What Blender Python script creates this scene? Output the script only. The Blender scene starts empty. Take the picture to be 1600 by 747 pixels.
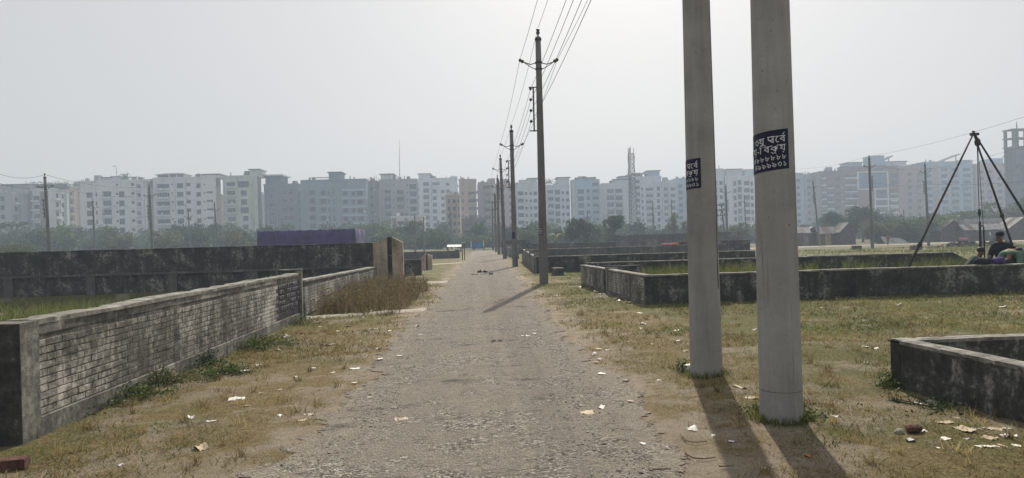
import bpy, bmesh, math, random
import numpy as np
from mathutils import Vector, Matrix

random.seed(11)
RNG = np.random.default_rng(11)
SC = bpy.context.scene
COL = SC.collection
R = math.radians

# ------------------------------------------------------------------ camera
FPX, PW, PH = 1120.0, 1600.0, 747.0
EYE = 1.6
YAW = math.atan2(45.0, FPX)          # the road runs along +Y; the lens looks a little right of it
PITCH = R(-0.03)
ROLL = R(1.62)
_r0 = Vector((math.cos(YAW), -math.sin(YAW), 0))
_f = Vector((math.sin(YAW) * math.cos(PITCH), math.cos(YAW) * math.cos(PITCH), math.sin(PITCH)))
_u0 = _r0.cross(_f)
_u = _u0 * math.cos(ROLL) + _r0 * math.sin(ROLL)
_r = _r0 * math.cos(ROLL) - _u0 * math.sin(ROLL)
cam_d = bpy.data.cameras.new("camera")
cam = bpy.data.objects.new("camera", cam_d)
COL.objects.link(cam)
cam.matrix_world = Matrix(((_r.x, _u.x, -_f.x, 0), (_r.y, _u.y, -_f.y, 0), (_r.z, _u.z, -_f.z, EYE), (0, 0, 0, 1)))
cam_d.sensor_width = 36.0
cam_d.lens = FPX / PW * 36.0
cam_d.clip_start = 0.1
cam_d.clip_end = 3000
SC.camera = cam

# ------------------------------------------------------------------ sky, sun, exposure
SUN_AZ, SUN_EL = R(12.5), R(42)
w = bpy.data.worlds.new("World"); SC.world = w
w.use_nodes = True
nt = w.node_tree
sky = nt.nodes.new("ShaderNodeTexSky"); sky.sky_type = 'NISHITA'; sky.sun_disc = False
sky.sun_elevation = SUN_EL; sky.sun_rotation = SUN_AZ
sky.air_density = 1.0; sky.dust_density = 4.0; sky.ozone_density = 1.0; sky.altitude = 0
hs = nt.nodes.new("ShaderNodeHueSaturation")
hs.inputs["Saturation"].default_value = 0.55
bg = nt.nodes["Background"]
nt.links.new(sky.outputs[0], hs.inputs["Color"])
milk = nt.nodes.new("ShaderNodeMix"); milk.data_type = 'RGBA'      # thin milky overcast in front of the clear sky
milk.inputs[0].default_value = 0.68
milk.inputs[7].default_value = (7.1, 7.0, 6.85, 1)
nt.links.new(hs.outputs[0], milk.inputs[6])
nt.links.new(milk.outputs[2], bg.inputs[0])
bg.inputs[1].default_value = 0.10
sl = bpy.data.lights.new("sun", 'SUN'); so = bpy.data.objects.new("sun", sl); COL.objects.link(so)
sl.energy = 4.8; sl.angle = R(0.6); sl.color = (1.0, 0.90, 0.76)
SUN = Vector((math.sin(SUN_AZ) * math.cos(SUN_EL), math.cos(SUN_AZ) * math.cos(SUN_EL), math.sin(SUN_EL)))
so.rotation_euler = SUN.to_track_quat('Z', 'Y').to_euler()
so.location = (20, 60, 80)
SC.view_settings.view_transform = 'Standard'
SC.view_settings.look = 'None'
SC.view_settings.gamma = 1.0
SC.view_settings.exposure = 0.0
cy = SC.cycles
cy.use_denoising = True
cy.max_bounces = 5; cy.diffuse_bounces = 3; cy.glossy_bounces = 2; cy.transmission_bounces = 3
cy.volume_bounces = 1; cy.transparent_max_bounces = 8
cy.caustics_reflective = False; cy.caustics_refractive = False

HAZE_DENSITY = 0.00145
HAZE_COLOR = (0.65, 0.78, 0.97)
HAZE_ANISO = 0.15

# ------------------------------------------------------------------ pixel -> place helpers
def ray(px, py):
    return (_f * FPX + _r * (px - PW / 2) + _u * (PH / 2 - py))
def at_y(px, py, Y):
    d = ray(px, py); t = Y / d.y
    return Vector((d.x * t, Y, EYE + d.z * t))
def gnd(px, py, z=0.0):
    d = ray(px, py); t = (z - EYE) / d.z
    return Vector((d.x * t, d.y * t, z))
def hit(px, py):                    # where a sight line meets the sloping ground
    d = ray(px, py); d = d / d.y; Y = 4.0
    while Y < 300 and EYE + d.z * Y > float(gz(d.x * Y, Y)): Y += 0.2
    return Vector((d.x * Y, Y, float(gz(d.x * Y, Y))))
def hor(px):                       # picture row of the horizon
    return PH / 2 - (px - PW / 2) * math.tan(ROLL)

# ------------------------------------------------------------------ node helpers
class NT:
    def __init__(s, name):
        s.m = bpy.data.materials.new(name); s.m.use_nodes = True
        s.t = s.m.node_tree; s.b = s.t.nodes["Principled BSDF"]
        s.b.inputs["Roughness"].default_value = 0.9
        s.b.inputs["Specular IOR Level"].default_value = 0.25
    def n(s, typ, **kw):
        x = s.t.nodes.new(typ)
        for k, v in kw.items():
            if k in x.inputs.keys() if isinstance(k, str) else False: x.inputs[k].default_value = v
            else: setattr(x, k, v)
        return x
    def l(s, a, b): s.t.links.new(a, b)
    def pos(s):
        if not hasattr(s, '_g'): s._g = s.n("ShaderNodeNewGeometry")
        return s._g.outputs["Position"]
    def noise(s, scale, detail=5, rough=0.6, vec=None, stretch=None, dist=0.0):
        x = s.n("ShaderNodeTexNoise"); x.inputs["Scale"].default_value = scale
        x.inputs["Detail"].default_value = detail; x.inputs["Roughness"].default_value = rough
        x.inputs["Distortion"].default_value = dist
        v = vec or s.pos()
        if stretch:
            mp = s.n("ShaderNodeMapping"); mp.inputs["Scale"].default_value = stretch
            s.l(v, mp.inputs[0]); v = mp.outputs[0]
        s.l(v, x.inputs["Vector"]); return x.outputs["Fac"]
    def ramp(s, fac, *stops, interp='LINEAR'):
        x = s.n("ShaderNodeValToRGB"); e = x.color_ramp.elements; x.color_ramp.interpolation = interp
        while len(e) < len(stops): e.new(0.5)
        for i, (p, c) in enumerate(stops):
            e[i].position = p
            e[i].color = (c, c, c, 1) if not hasattr(c, '__len__') else (*c, 1)
        s.l(fac, x.inputs[0]); return x.outputs[0]
    def mix(s, fac, a, b, mode='MIX'):
        x = s.n("ShaderNodeMix", data_type='RGBA', blend_type=mode)
        for sock, v in ((x.inputs[0], fac), (x.inputs[6], a), (x.inputs[7], b)):
            if isinstance(v, (int, float)): sock.default_value = v
            elif hasattr(v, 'is_linked'): s.l(v, sock)
            else: sock.default_value = (*v, 1)
        return x.outputs[2]
    def math(s, op, a, b=0.0, clamp=False):
        x = s.n("ShaderNodeMath", operation=op, use_clamp=clamp)
        for sock, v in ((x.inputs[0], a), (x.inputs[1], b)):
            if isinstance(v, (int, float)): sock.default_value = v
            else: s.l(v, sock)
        return x.outputs[0]
    def xyz(s):
        if not hasattr(s, '_x'):
            s._x = s.n("ShaderNodeSeparateXYZ"); s.l(s.pos(), s._x.inputs[0])
        return s._x.outputs
    def step(s, v, lo, hi):
        x = s.n("ShaderNodeMapRange", interpolation_type='SMOOTHSTEP')
        x.inputs[1].default_value = lo; x.inputs[2].default_value = hi
        s.l(v, x.inputs[0]); return x.outputs[0]
    def bump(s, h, strength=0.5, dist=0.02):
        x = s.n("ShaderNodeBump"); x.inputs["Strength"].default_value = strength
        x.inputs["Distance"].default_value = dist
        s.l(h, x.inputs["Height"]); s.l(x.outputs[0], s.b.inputs["Normal"])
    def col(s, c):
        if hasattr(c, 'is_linked'): s.l(c, s.b.inputs["Base Color"])
        else: s.b.inputs["Base Color"].default_value = (*c, 1)
        return s.m
    def attr(s, name):
        x = s.n("ShaderNodeAttribute"); x.attribute_name = name; return x.outputs["Fac"]
    def rnd(s):
        return s.n("ShaderNodeObjectInfo").outputs["Random"]

def plain(name, c, rough=0.85, var=0.18, scale=3.0, metal=0.0, bump=0.0):
    m = NT(name); m.b.inputs["Roughness"].default_value = rough; m.b.inputs["Metallic"].default_value = metal
    f = m.noise(scale, 6, 0.65)
    d = tuple(x * (1 - var * 1.6) for x in c); l = tuple(min(1, x * (1 + var)) for x in c)
    m.col(m.ramp(f, (0.3, d), (0.7, l)))
    if bump: m.bump(m.noise(scale * 8, 4, 0.7), bump, 0.02)
    return m.m

def weathered(name, light, mid, dark, t0=0.42, t1=0.62, scale=1.3, streak=0.5, bump=0.5, rnd=0.0, fine=16):
    """plaster or concrete under black mildew: blotches, run-off streaks and fine speckle"""
    m = NT(name)
    n1 = m.noise(scale, 9, 0.68, dist=0.4)
    n2 = m.noise(fine, 6, 0.7)
    st = m.noise(5.0, 5, 0.65, stretch=(1, 1, 0.12))
    mixv = m.math('ADD', m.math('MULTIPLY', n1, 1 - streak * 0.6), m.math('MULTIPLY', st, streak * 0.6))
    mixv = m.math('ADD', mixv, m.math('MULTIPLY', m.math('SUBTRACT', n2, 0.5), 0.45))
    c = m.ramp(mixv, (t0 - 0.10, dark), (t0 + 0.02, tuple(0.55 * a + 0.45 * b for a, b in zip(dark, mid))), ((t0 + t1) / 2, mid), (t1, light))
    c = m.mix(m.ramp(m.noise(fine * 5, 3, 0.7), (0.35, 0.0), (0.75, 0.5)), c, tuple(x * 0.55 for x in mid))
    if rnd:
        v = m.math('ADD', m.math('MULTIPLY', m.rnd(), rnd), 1 - rnd / 2)
        h = m.n("ShaderNodeHueSaturation"); m.l(v, h.inputs["Value"]); m.l(c, h.inputs["Color"]); c = h.outputs[0]
    m.col(c)
    m.bump(m.math('ADD', m.math('MULTIPLY', n2, 0.6), m.noise(fine * 4, 4, 0.7)), bump, 0.012)
    return m.m

M = {}
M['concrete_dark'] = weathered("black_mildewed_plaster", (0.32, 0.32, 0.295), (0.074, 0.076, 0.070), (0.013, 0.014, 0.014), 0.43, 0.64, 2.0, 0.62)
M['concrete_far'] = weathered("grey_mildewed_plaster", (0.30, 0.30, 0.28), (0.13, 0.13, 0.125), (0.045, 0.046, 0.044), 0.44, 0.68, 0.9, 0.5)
M['coping'] = weathered("pale_worn_coping", (0.40, 0.39, 0.35), (0.24, 0.235, 0.21), (0.06, 0.06, 0.055), 0.40, 0.62, 3.0, 0.1)
M['brick_white'] = weathered("whitewashed_brick", (0.62, 0.60, 0.55), (0.31, 0.295, 0.26), (0.018, 0.019, 0.016), 0.45, 0.61, 1.2, 0.6, 0.7, 0.34)
M['brick_black'] = weathered("black_painted_brick", (0.07, 0.065, 0.075), (0.035, 0.033, 0.04), (0.015, 0.015, 0.02), 0.40, 0.62, 2.0, 0.3, 0.5, 0.2)
M['joint'] = weathered("sooty_mortar", (0.24, 0.23, 0.205), (0.12, 0.116, 0.104), (0.030, 0.030, 0.028), 0.42, 0.62, 1.4, 0.4)
M['render_side'] = weathered("streaked_grey_plaster", (0.38, 0.37, 0.33), (0.19, 0.187, 0.168), (0.028, 0.028, 0.026), 0.43, 0.63, 1.6, 0.6)
M['pillar'] = weathered("ochre_stained_pillar", (0.48, 0.44, 0.37), (0.35, 0.295, 0.22), (0.06, 0.053, 0.045), 0.40, 0.64, 1.8, 0.85)
M['pillar_pink'] = weathered("pinkish_pillar", (0.55, 0.44, 0.40), (0.40, 0.30, 0.27), (0.12, 0.09, 0.08), 0.36, 0.60, 1.6, 0.5)
M['redbrick'] = plain("broken_red_brick", (0.13, 0.065, 0.048), 0.9, 0.45, 18, bump=0.5)
M['stone'] = plain("grey_stone", (0.30, 0.28, 0.25), 0.9, 0.35, 12, bump=0.4)
M['slab'] = weathered("pale_cement_strip", (0.50, 0.47, 0.40), (0.40, 0.37, 0.31), (0.2, 0.18, 0.14), 0.32, 0.6, 2.0, 0.0)
M['wire'] = plain("dark_wire", (0.03, 0.03, 0.032), 0.6, 0.1)
M['iron'] = plain("rusty_black_iron", (0.045, 0.042, 0.04), 0.7, 0.35, 9, 0.3)
M['porcelain'] = plain("brown_porcelain", (0.05, 0.035, 0.03), 0.35, 0.2)
M['bamboo'] = plain("blackened_pole", (0.035, 0.032, 0.03), 0.7, 0.35, 6)
M['poster'] = plain("navy_poster", (0.008, 0.008, 0.035), 0.55, 0.1)
M['print'] = plain("white_print", (0.62, 0.62, 0.64), 0.6, 0.05)
M['scrawl'] = plain("faded_white_scrawl", (0.42, 0.42, 0.43), 0.9, 0.25, 20)
M['purple'] = plain("purple_tarpaulin", (0.050, 0.032, 0.155), 0.6, 0.15, 0.6, bump=0.2)
M['lilac'] = plain("faded_lilac_tarpaulin", (0.30, 0.26, 0.42), 0.65, 0.2, 1.0)
M['tin'] = plain("grey_tin_sheet", (0.17, 0.17, 0.175), 0.75, 0.4, 1.2, 0.0)
M['tin_rust'] = plain("rusty_tin_sheet", (0.11, 0.08, 0.065), 0.8, 0.4, 1.5, 0.0)
M['tin_pale'] = plain("pale_tin_sheet", (0.29, 0.29, 0.28), 0.75, 0.35, 1.5, 0.0)
M['wood_dark'] = plain("old_dark_boards", (0.085, 0.08, 0.076), 0.9, 0.4, 3)
M['yellow'] = plain("mustard_wall", (0.42, 0.33, 0.07), 0.9, 0.2, 2)
M['bluepaint'] = plain("blue_sheet", (0.05, 0.17, 0.36), 0.6, 0.2, 1)
M['white'] = plain("white_paint", (0.78, 0.78, 0.76), 0.7, 0.08, 2)
M['rubble'] = plain("dark_earth_rubble", (0.09, 0.075, 0.06), 0.95, 0.5, 6, bump=0.6)
M['sand'] = plain("pale_sand", (0.46, 0.39, 0.28), 0.95, 0.15, 3)
M['clod'] = plain("black_clod", (0.03, 0.026, 0.022), 0.95, 0.4, 10)

# pole concrete with faint formwork rings and patches
m = NT("spun_concrete_pole")
n1 = m.noise(1.6, 8, 0.65); n2 = m.noise(45, 4, 0.6); st = m.noise(9, 4, 0.6, stretch=(1, 1, 0.08))
v = m.math('ADD', m.math('MULTIPLY', n1, 0.6), m.math('MULTIPLY', st, 0.4))
c = m.ramp(v, (0.32, (0.185, 0.182, 0.175)), (0.5, (0.275, 0.272, 0.263)), (0.66, (0.345, 0.342, 0.33)))
c = m.mix(m.ramp(n2, (0.25, 0.6), (0.36, 0.0)), c, (0.09, 0.085, 0.075))
c = m.mix(m.ramp(m.noise(7, 6, 0.75), (0.62, 0.0), (0.72, 0.6)), c, (0.10, 0.093, 0.08))
m.col(c); m.b.inputs["Roughness"].default_value = 0.8
c2 = m.b.inputs["Base Color"].links[0].from_socket
pit = m.ramp(m.noise(30, 3, 0.6), (0.69, 0.0), (0.73, 0.7)); drip = m.ramp(m.noise(14, 5, 0.7, stretch=(1, 1, 0.03)), (0.60, 0.0), (0.70, 0.5))
m.col(m.mix(drip, m.mix(pit, c2, (0.05, 0.047, 0.04)), (0.085, 0.08, 0.07)))
m.bump(m.math('ADD', n2, m.math('ADD', m.noise(120, 2), m.math('MULTIPLY', m.noise(6, 4, 0.6), 1.5))), 0.5, 0.008)
M['pole'] = m.m
dark_pole = m.m.copy(); dark_pole.name = 'dark_concrete_pole'; ot = dark_pole.node_tree; ob = ot.nodes['Principled BSDF']
oh = ot.nodes.new('ShaderNodeHueSaturation'); oh.inputs['Value'].default_value = 0.5; oh.inputs['Saturation'].default_value = 1.15  # same pole concrete at a lower value, slightly more saturated
ot.links.new(ob.inputs['Base Color'].links[0].from_socket, oh.inputs['Color']); ot.links.new(oh.outputs[0], ob.inputs['Base Color'])
M['pole_dark'] = dark_pole

# ------------------------------------------------------------------ mesh helpers
class MB:
    def __init__(s): s.v = []; s.f = []; s.mi = []; s.cur = 0
    def add(s, vs, fs):
        o = len(s.v); s.v += [tuple(p) for p in vs]
        for f in fs: s.f.append(tuple(i + o for i in f)); s.mi.append(s.cur)
    def box(s, x0, x1, y0, y1, z0, z1):
        s.add([(x0, y0, z0), (x1, y0, z0), (x1, y1, z0), (x0, y1, z0), (x0, y0, z1), (x1, y0, z1), (x1, y1, z1), (x0, y1, z1)],
              [(0, 3, 2, 1), (4, 5, 6, 7), (0, 1, 5, 4), (1, 2, 6, 5), (2, 3, 7, 6), (3, 0, 4, 7)])
    def bar(s, p, q, wx, wz=None):
        p, q = Vector(p), Vector(q); wz = wz or wx
        d = (q - p).normalized(); up = Vector((0, 0, 1)) if abs(d.z) < 0.9 else Vector((0, 1, 0))
        a = d.cross(up).normalized() * wx / 2; b = a.cross(d).normalized() * wz / 2
        s.add([p - a - b, p + a - b, p + a + b, p - a + b, q - a - b, q + a - b, q + a + b, q - a + b],
              [(0, 1, 2, 3), (7, 6, 5, 4), (0, 4, 5, 1), (1, 5, 6, 2), (2, 6, 7, 3), (3, 7, 4, 0)])
    def tube(s, pts, rs, n=8, cap=True):
        pts = [Vector(p) for p in pts]
        if not hasattr(rs, '__len__'): rs = [rs] * len(pts)
        o = len(s.v); prev = None
        for i, p in enumerate(pts):
            d = (pts[min(i + 1, len(pts) - 1)] - pts[max(i - 1, 0)]).normalized()
            if prev is None:
                up = Vector((0, 0, 1)) if abs(d.z) < 0.9 else Vector((1, 0, 0))
                a = d.cross(up).normalized()
            else:
                a = (prev - d * prev.dot(d)).normalized()
            prev = a; b = d.cross(a)
            for k in range(n):
                t = 2 * math.pi * k / n
                s.v.append(tuple(p + (a * math.cos(t) + b * math.sin(t)) * rs[i]))
        for i in range(len(pts) - 1):
            for k in range(n):
                k2 = (k + 1) % n
                s.f.append((o + i * n + k, o + i * n + k2, o + (i + 1) * n + k2, o + (i + 1) * n + k)); s.mi.append(s.cur)
        if cap:
            s.f.append(tuple(o + k for k in reversed(range(n)))); s.mi.append(s.cur)
            e = o + (len(pts) - 1) * n
            s.f.append(tuple(e + k for k in range(n))); s.mi.append(s.cur)
    def blob(s, c, rx, ry, rz, seed=0, jit=0.25, sub=2):
        bm = bmesh.new(); bmesh.ops.create_icosphere(bm, subdivisions=sub, radius=1)
        rr = random.Random(seed)
        vs = []
        for q in bm.verts:
            k = 1 + rr.uniform(-jit, jit); vs.append((c[0] + q.co.x * rx * k, c[1] + q.co.y * ry * k, c[2] + q.co.z * rz * k))
        s.add(vs, [[q.index for q in f.verts] for f in bm.faces]); bm.free()
    def mesh(s, name, mats, smooth=False):
        me = bpy.data.meshes.new(name); me.from_pydata(s.v, [], s.f)
        for m_ in (mats if isinstance(mats, (list, tuple)) else [mats]): me.materials.append(m_)
        if any(s.mi): me.polygons.foreach_set("material_index", s.mi)
        if smooth: me.polygons.foreach_set("use_smooth", [True] * len(s.f))
        me.update(); return me
    def build(s, name, mats, parent=None, smooth=False, loc=(0, 0, 0)):
        return link(name, s.mesh(name, mats, smooth), parent, loc)

def link(name, data, parent=None, loc=(0, 0, 0), rot=(0, 0, 0), scale=(1, 1, 1)):
    o = bpy.data.objects.new(name, data); COL.objects.link(o)
    o.location = loc; o.rotation_euler = rot; o.scale = scale
    if parent is not None: o.parent = parent
    return o
def tag(o, label=None, cat=None, group=None, kind=None):
    if label: o['label'] = label
    if cat: o['category'] = cat
    if group: o['group'] = group
    if kind: o['kind'] = kind
    return o
def thing(name, label, cat, loc=(0, 0, 0), rz=0.0, group=None):
    return tag(link(name, None, None, loc, (0, 0, rz)), label, cat, group)
def npmesh(name, V, F, mat, tint=None, parent=None, smooth=False):
    me = bpy.data.meshes.new(name)
    V = np.asarray(V, np.float32); F = np.asarray(F, np.int32); k = F.shape[1]
    me.vertices.add(len(V)); me.vertices.foreach_set("co", V.ravel())
    me.loops.add(F.size); me.loops.foreach_set("vertex_index", F.ravel())
    me.polygons.add(len(F)); me.polygons.foreach_set("loop_start", np.arange(len(F), dtype=np.int32) * k)
    if smooth: me.polygons.foreach_set("use_smooth", np.ones(len(F), bool))
    me.update(calc_edges=True)
    if tint is not None:
        a = me.attributes.new("tint", 'FLOAT', 'POINT'); a.data.foreach_set("value", np.asarray(tint, np.float32))
    me.materials.append(mat)
    return me

# smooth value noise for the lie of the land and ragged edges
_P = RNG.random((64, 64))
def vnoise(x, y):
    x = np.asarray(x, float); y = np.asarray(y, float)
    i = np.floor(x).astype(int); j = np.floor(y).astype(int); fx = x - i; fy = y - j
    fx = fx * fx * (3 - 2 * fx); fy = fy * fy * (3 - 2 * fy)
    g = lambda a, b: _P[a % 64, b % 64]
    return (g(i, j) * (1 - fx) + g(i + 1, j) * fx) * (1 - fy) + (g(i, j + 1) * (1 - fx) + g(i + 1, j + 1) * fx) * fy
def fbm(x, y, o=4):
    s = 0; a = 0.5
    for k in range(o):
        s = s + a * vnoise(x * 2 ** k + 17 * k, y * 2 ** k + 5 * k); a *= 0.5
    return s
def sstep(v, a, b):
    t = np.clip((np.asarray(v, float) - a) / (b - a), 0, 1); return t * t * (3 - 2 * t)
def gz(x, y):
    x = np.asarray(x, float); y = np.asarray(y, float)
    off = sstep(np.abs(x + 0.05), 1.7, 2.6) * (1 - sstep(y, 40, 70))
    h = (fbm(x * 0.9, y * 0.9) - 0.47) * 0.10 * off + (fbm(x * 4, y * 4, 3) - 0.44) * 0.035 * off
    pit = sstep(-x, 4.35, 5.2) * sstep(y, 6.5, 7.2) * (1 - sstep(y, 27.4, 27.95)) * (1 - sstep(-x, 60, 62))
    drop = np.clip((y - 40) / 60, 0, 1) * sstep(x, 7, 15)
    return h - 0.42 * pit - 1.0 * drop

# ------------------------------------------------------------------ ground, road, paths
m = NT("dry_verge_ground")
X, Y, Z = m.xyz()[0], m.xyz()[1], m.xyz()[2]
big = m.noise(0.55, 6, 0.62); mid = m.noise(2.2, 6, 0.65); fine = m.noise(55, 5, 0.75); fib = m.noise(26, 5, 0.7, dist=1.5)
straw = m.ramp(fib, (0.30, (0.060, 0.044, 0.018)), (0.50, (0.185, 0.140, 0.060)), (0.72, (0.36, 0.285, 0.140)))
green = m.ramp(fib, (0.30, (0.028, 0.033, 0.009)), (0.50, (0.105, 0.110, 0.028)), (0.72, (0.235, 0.225, 0.070)))
dirt = m.ramp(m.noise(9, 6, 0.7), (0.3, (0.225, 0.185, 0.135)), (0.7, (0.38, 0.325, 0.25)))
gfac = m.math('ADD', m.math('MULTIPLY', m.step(Y, 6, 22), 0.34), m.math('MULTIPLY', m.step(X, 1.8, 5.0), 0.40))
gfac = m.math('ADD', gfac, m.math('MULTIPLY', m.step(X, -4.3, -4.7), 0.5))
wl = m.math('MULTIPLY', m.step(X, -2.9, -3.7), m.step(Y, 3.0, 6.0))
gfac = m.math('ADD', gfac, m.math('MULTIPLY', wl, 0.22))
gv = m.math('ADD', m.math('MULTIPLY', m.math('SUBTRACT', big, 0.5), 1.5), m.math('ADD', m.math('MULTIPLY', m.math('SUBTRACT', mid, 0.5), 0.7), gfac))
c = m.mix(m.step(gv, 0.02, 0.45), straw, green)
ax = m.math('ABSOLUTE', X)
dv = m.math('SUBTRACT', m.math('ADD', m.math('MULTIPLY', m.math('SUBTRACT', mid, 0.5), 1.7), m.math('MULTIPLY', m.math('SUBTRACT', big, 0.5), 0.9)),
            m.math('MULTIPLY', m.math('SUBTRACT', ax, 1.45), 0.46))
c = m.mix(m.step(dv, -0.36, 0.10), c, dirt)
bare = m.step(m.math('ADD', m.math('ADD', m.noise(0.75, 5, 0.6), m.math('MULTIPLY', m.math('SUBTRACT', mid, 0.5), 0.5)), m.math('MULTIPLY', m.step(Y, 11, 4.5), 0.10)), 0.52, 0.66)
c = m.mix(m.math('MULTIPLY', bare, 0.75), c, dirt)
far = m.step(Y, 60, 110)
c = m.mix(far, c, m.ramp(m.noise(0.12, 6, 0.6), (0.35, (0.065, 0.075, 0.030)), (0.65, (0.16, 0.145, 0.075))))
c = m.mix(m.ramp(fine, (0.30, 0.85), (0.50, 0.0)), c, (0.030, 0.022, 0.012))
m.col(c); m.bump(m.math('ADD', m.math('MULTIPLY', fib, 0.7), fine), 0.9, 0.03)
M['ground'] = m.m

def axis(*segs):
    a = []
    for lo, hi, st in segs: a += list(np.arange(lo, hi, st))
    return np.array(a + [segs[-1][1]], float)
gx = axis((-400, -100, 60), (-100, -20, 5), (-20, -7, 0.8), (-7, 9, 0.16), (9, 22, 0.8), (22, 100, 5), (100, 400, 60))
gy = axis((-12, 3, 1.5), (3, 16, 0.16), (16, 32, 0.4), (32, 100, 3), (100, 680, 45))
GX, GY = np.meshgrid(gx, gy)
V = np.stack([GX, GY, gz(GX, GY)], -1).reshape(-1, 3)
nx, ny = len(gx), len(gy)
ii = (np.arange(ny - 1)[:, None] * nx + np.arange(nx - 1)[None, :]).ravel()
F = np.stack([ii, ii + 1, ii + 1 + nx, ii + nx], -1)
tag(link("ground", npmesh("ground", V, F, M['ground'], smooth=True)), "dry grass and bare earth verge on both sides of the lane", kind='structure')

m = NT("worn_gravel_road")
X, Y = m.xyz()[0], m.xyz()[1]
vo = m.n("ShaderNodeTexVoronoi"); vo.inputs["Scale"].default_value = 48; m.l(m.pos(), vo.inputs["Vector"])
vo2 = m.n("ShaderNodeTexVoronoi"); vo2.inputs["Scale"].default_value = 125; m.l(m.pos(), vo2.inputs["Vector"])
sep = m.n("ShaderNodeSeparateColor"); m.l(vo.outputs["Color"], sep.inputs[0])
sep2 = m.n("ShaderNodeSeparateColor"); m.l(vo2.outputs["Color"], sep2.inputs[0])
stones = m.ramp(sep.outputs[0], (0.0, (0.072, 0.064, 0.054)), (0.45, (0.215, 0.195, 0.165)), (0.8, (0.385, 0.355, 0.305)), (1.0, (0.62, 0.585, 0.52)))
grit = m.ramp(sep2.outputs[1], (0.0, (0.12, 0.105, 0.085)), (0.6, (0.27, 0.242, 0.20)), (1.0, (0.46, 0.42, 0.36)))
patch = m.noise(0.9, 7, 0.66); pm = m.noise(3.2, 6, 0.65)
c = m.mix(m.step(m.math('ADD', patch, m.math('MULTIPLY', m.math('SUBTRACT', pm, 0.5), 0.6)), 0.38, 0.60), stones, grit)
dust = m.math('ADD', m.math('MULTIPLY', m.step(m.math('ABSOLUTE', X), 0.9, 1.7), 0.55), m.math('MULTIPLY', m.step(m.math('ADD', pm, m.math('MULTIPLY', patch, 0.5)), 0.68, 0.95), 0.75))
c = m.mix(m.math('MINIMUM', dust, 0.75), c, m.ramp(m.noise(6, 5, 0.7), (0.3, (0.27, 0.235, 0.185)), (0.7, (0.42, 0.375, 0.305))))
xs_ = m.math('ADD', X, m.math('MULTIPLY', m.math('SUBTRACT', m.noise(0.35, 3, 0.5), 0.5), 0.7))
rut = m.math('SUBTRACT', 1.0, m.step(m.math('ABSOLUTE', m.math('SUBTRACT', m.math('ABSOLUTE', xs_), 0.66)), 0.08, 0.34))
c = m.mix(m.math('MULTIPLY', m.math('MULTIPLY', rut, m.step(pm, 0.30, 0.62)), 0.55), c, m.ramp(m.noise(38, 4, 0.75), (0.3, (0.17, 0.152, 0.128)), (0.7, (0.34, 0.31, 0.265))))
tar = m.step(m.math('ADD', m.noise(1.5, 7, 0.7, stretch=(0.6, 1.3, 1)), m.math('MULTIPLY', pm, 0.25)), 0.69, 0.82)
c = m.mix(m.math('MULTIPLY', tar, 0.8), c, (0.055, 0.05, 0.045))
m.col(c)
h = m.math('ADD', m.math('MULTIPLY', m.math('SUBTRACT', 1.0, vo.outputs["Distance"]), 1.0), m.math('MULTIPLY', m.math('SUBTRACT', 1.0, vo2.outputs["Distance"]), 0.5))
m.bump(h, 1.0, 0.03)
# the gravel thins out into a ragged fringe over the bare earth
fr = m.math('ADD', m.math('MULTIPLY', m.noise(1.7, 6, 0.75), 0.45), m.math('MULTIPLY', m.noise(30, 4, 0.8), 0.34))
al = m.math('GREATER_THAN', m.math('ADD', m.attr("tint"), fr), 0.60)
m.l(al, m.b.inputs["Alpha"])
M['road'] = m.m

ry = axis((-6, 3.5, 0.5), (3.5, 16, 0.06), (16, 34, 0.2), (34, 101, 1.0))
def edge(y, side):
    base = np.where(y < 12, 1.62 - (y - 4) * 0.012, 1.52)
    n = (vnoise(y * 0.8 + 9 * side, 3.3 + side) - 0.5) * 0.50 + (vnoise(y * 3.1, 7.7 + 3 * side) - 0.5) * 0.26 + (vnoise(y * 11, 1.2 + side) - 0.5) * 0.12 + (vnoise(y * 27, 4 + side) - 0.5) * 0.05
    return base + n
el, er = -edge(ry, 1.0) - 0.02, edge(ry, -2.0) + 0.02
er = np.where(ry < 8, er - (8 - ry) * 0.10, er)
el, er = el - 0.06, er + 0.02
U = np.array([0, 0.06, 0.15, 0.3, 0.5, 0.7, 0.85, 0.94, 1.0])
RX = el[:, None] * (1 - U) + er[:, None] * U
RY = np.repeat(ry[:, None], len(U), 1)
lift = np.array([0.006, 0.008, 0.014, 0.022, 0.026, 0.022, 0.014, 0.008, 0.006])
RZ = lift[None, :] + (fbm(RX * 1.3, RY * 1.3) - 0.47) * 0.02 * np.minimum(1, 4 * np.minimum(U, 1 - U))[None, :] + np.zeros_like(RX)
dist_e = np.minimum(RX - el[:, None], er[:, None] - RX)
V = np.stack([RX, RY, RZ], -1).reshape(-1, 3); k = len(U)
ii = (np.arange(len(ry) - 1)[:, None] * k + np.arange(k - 1)[None, :]).ravel()
tag(link("road", npmesh("road", V, np.stack([ii, ii + 1, ii + 1 + k, ii + k], -1), M['road'], dist_e.ravel(), smooth=True)), "worn grey gravel lane running straight away between the plots", kind='structure')

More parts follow.
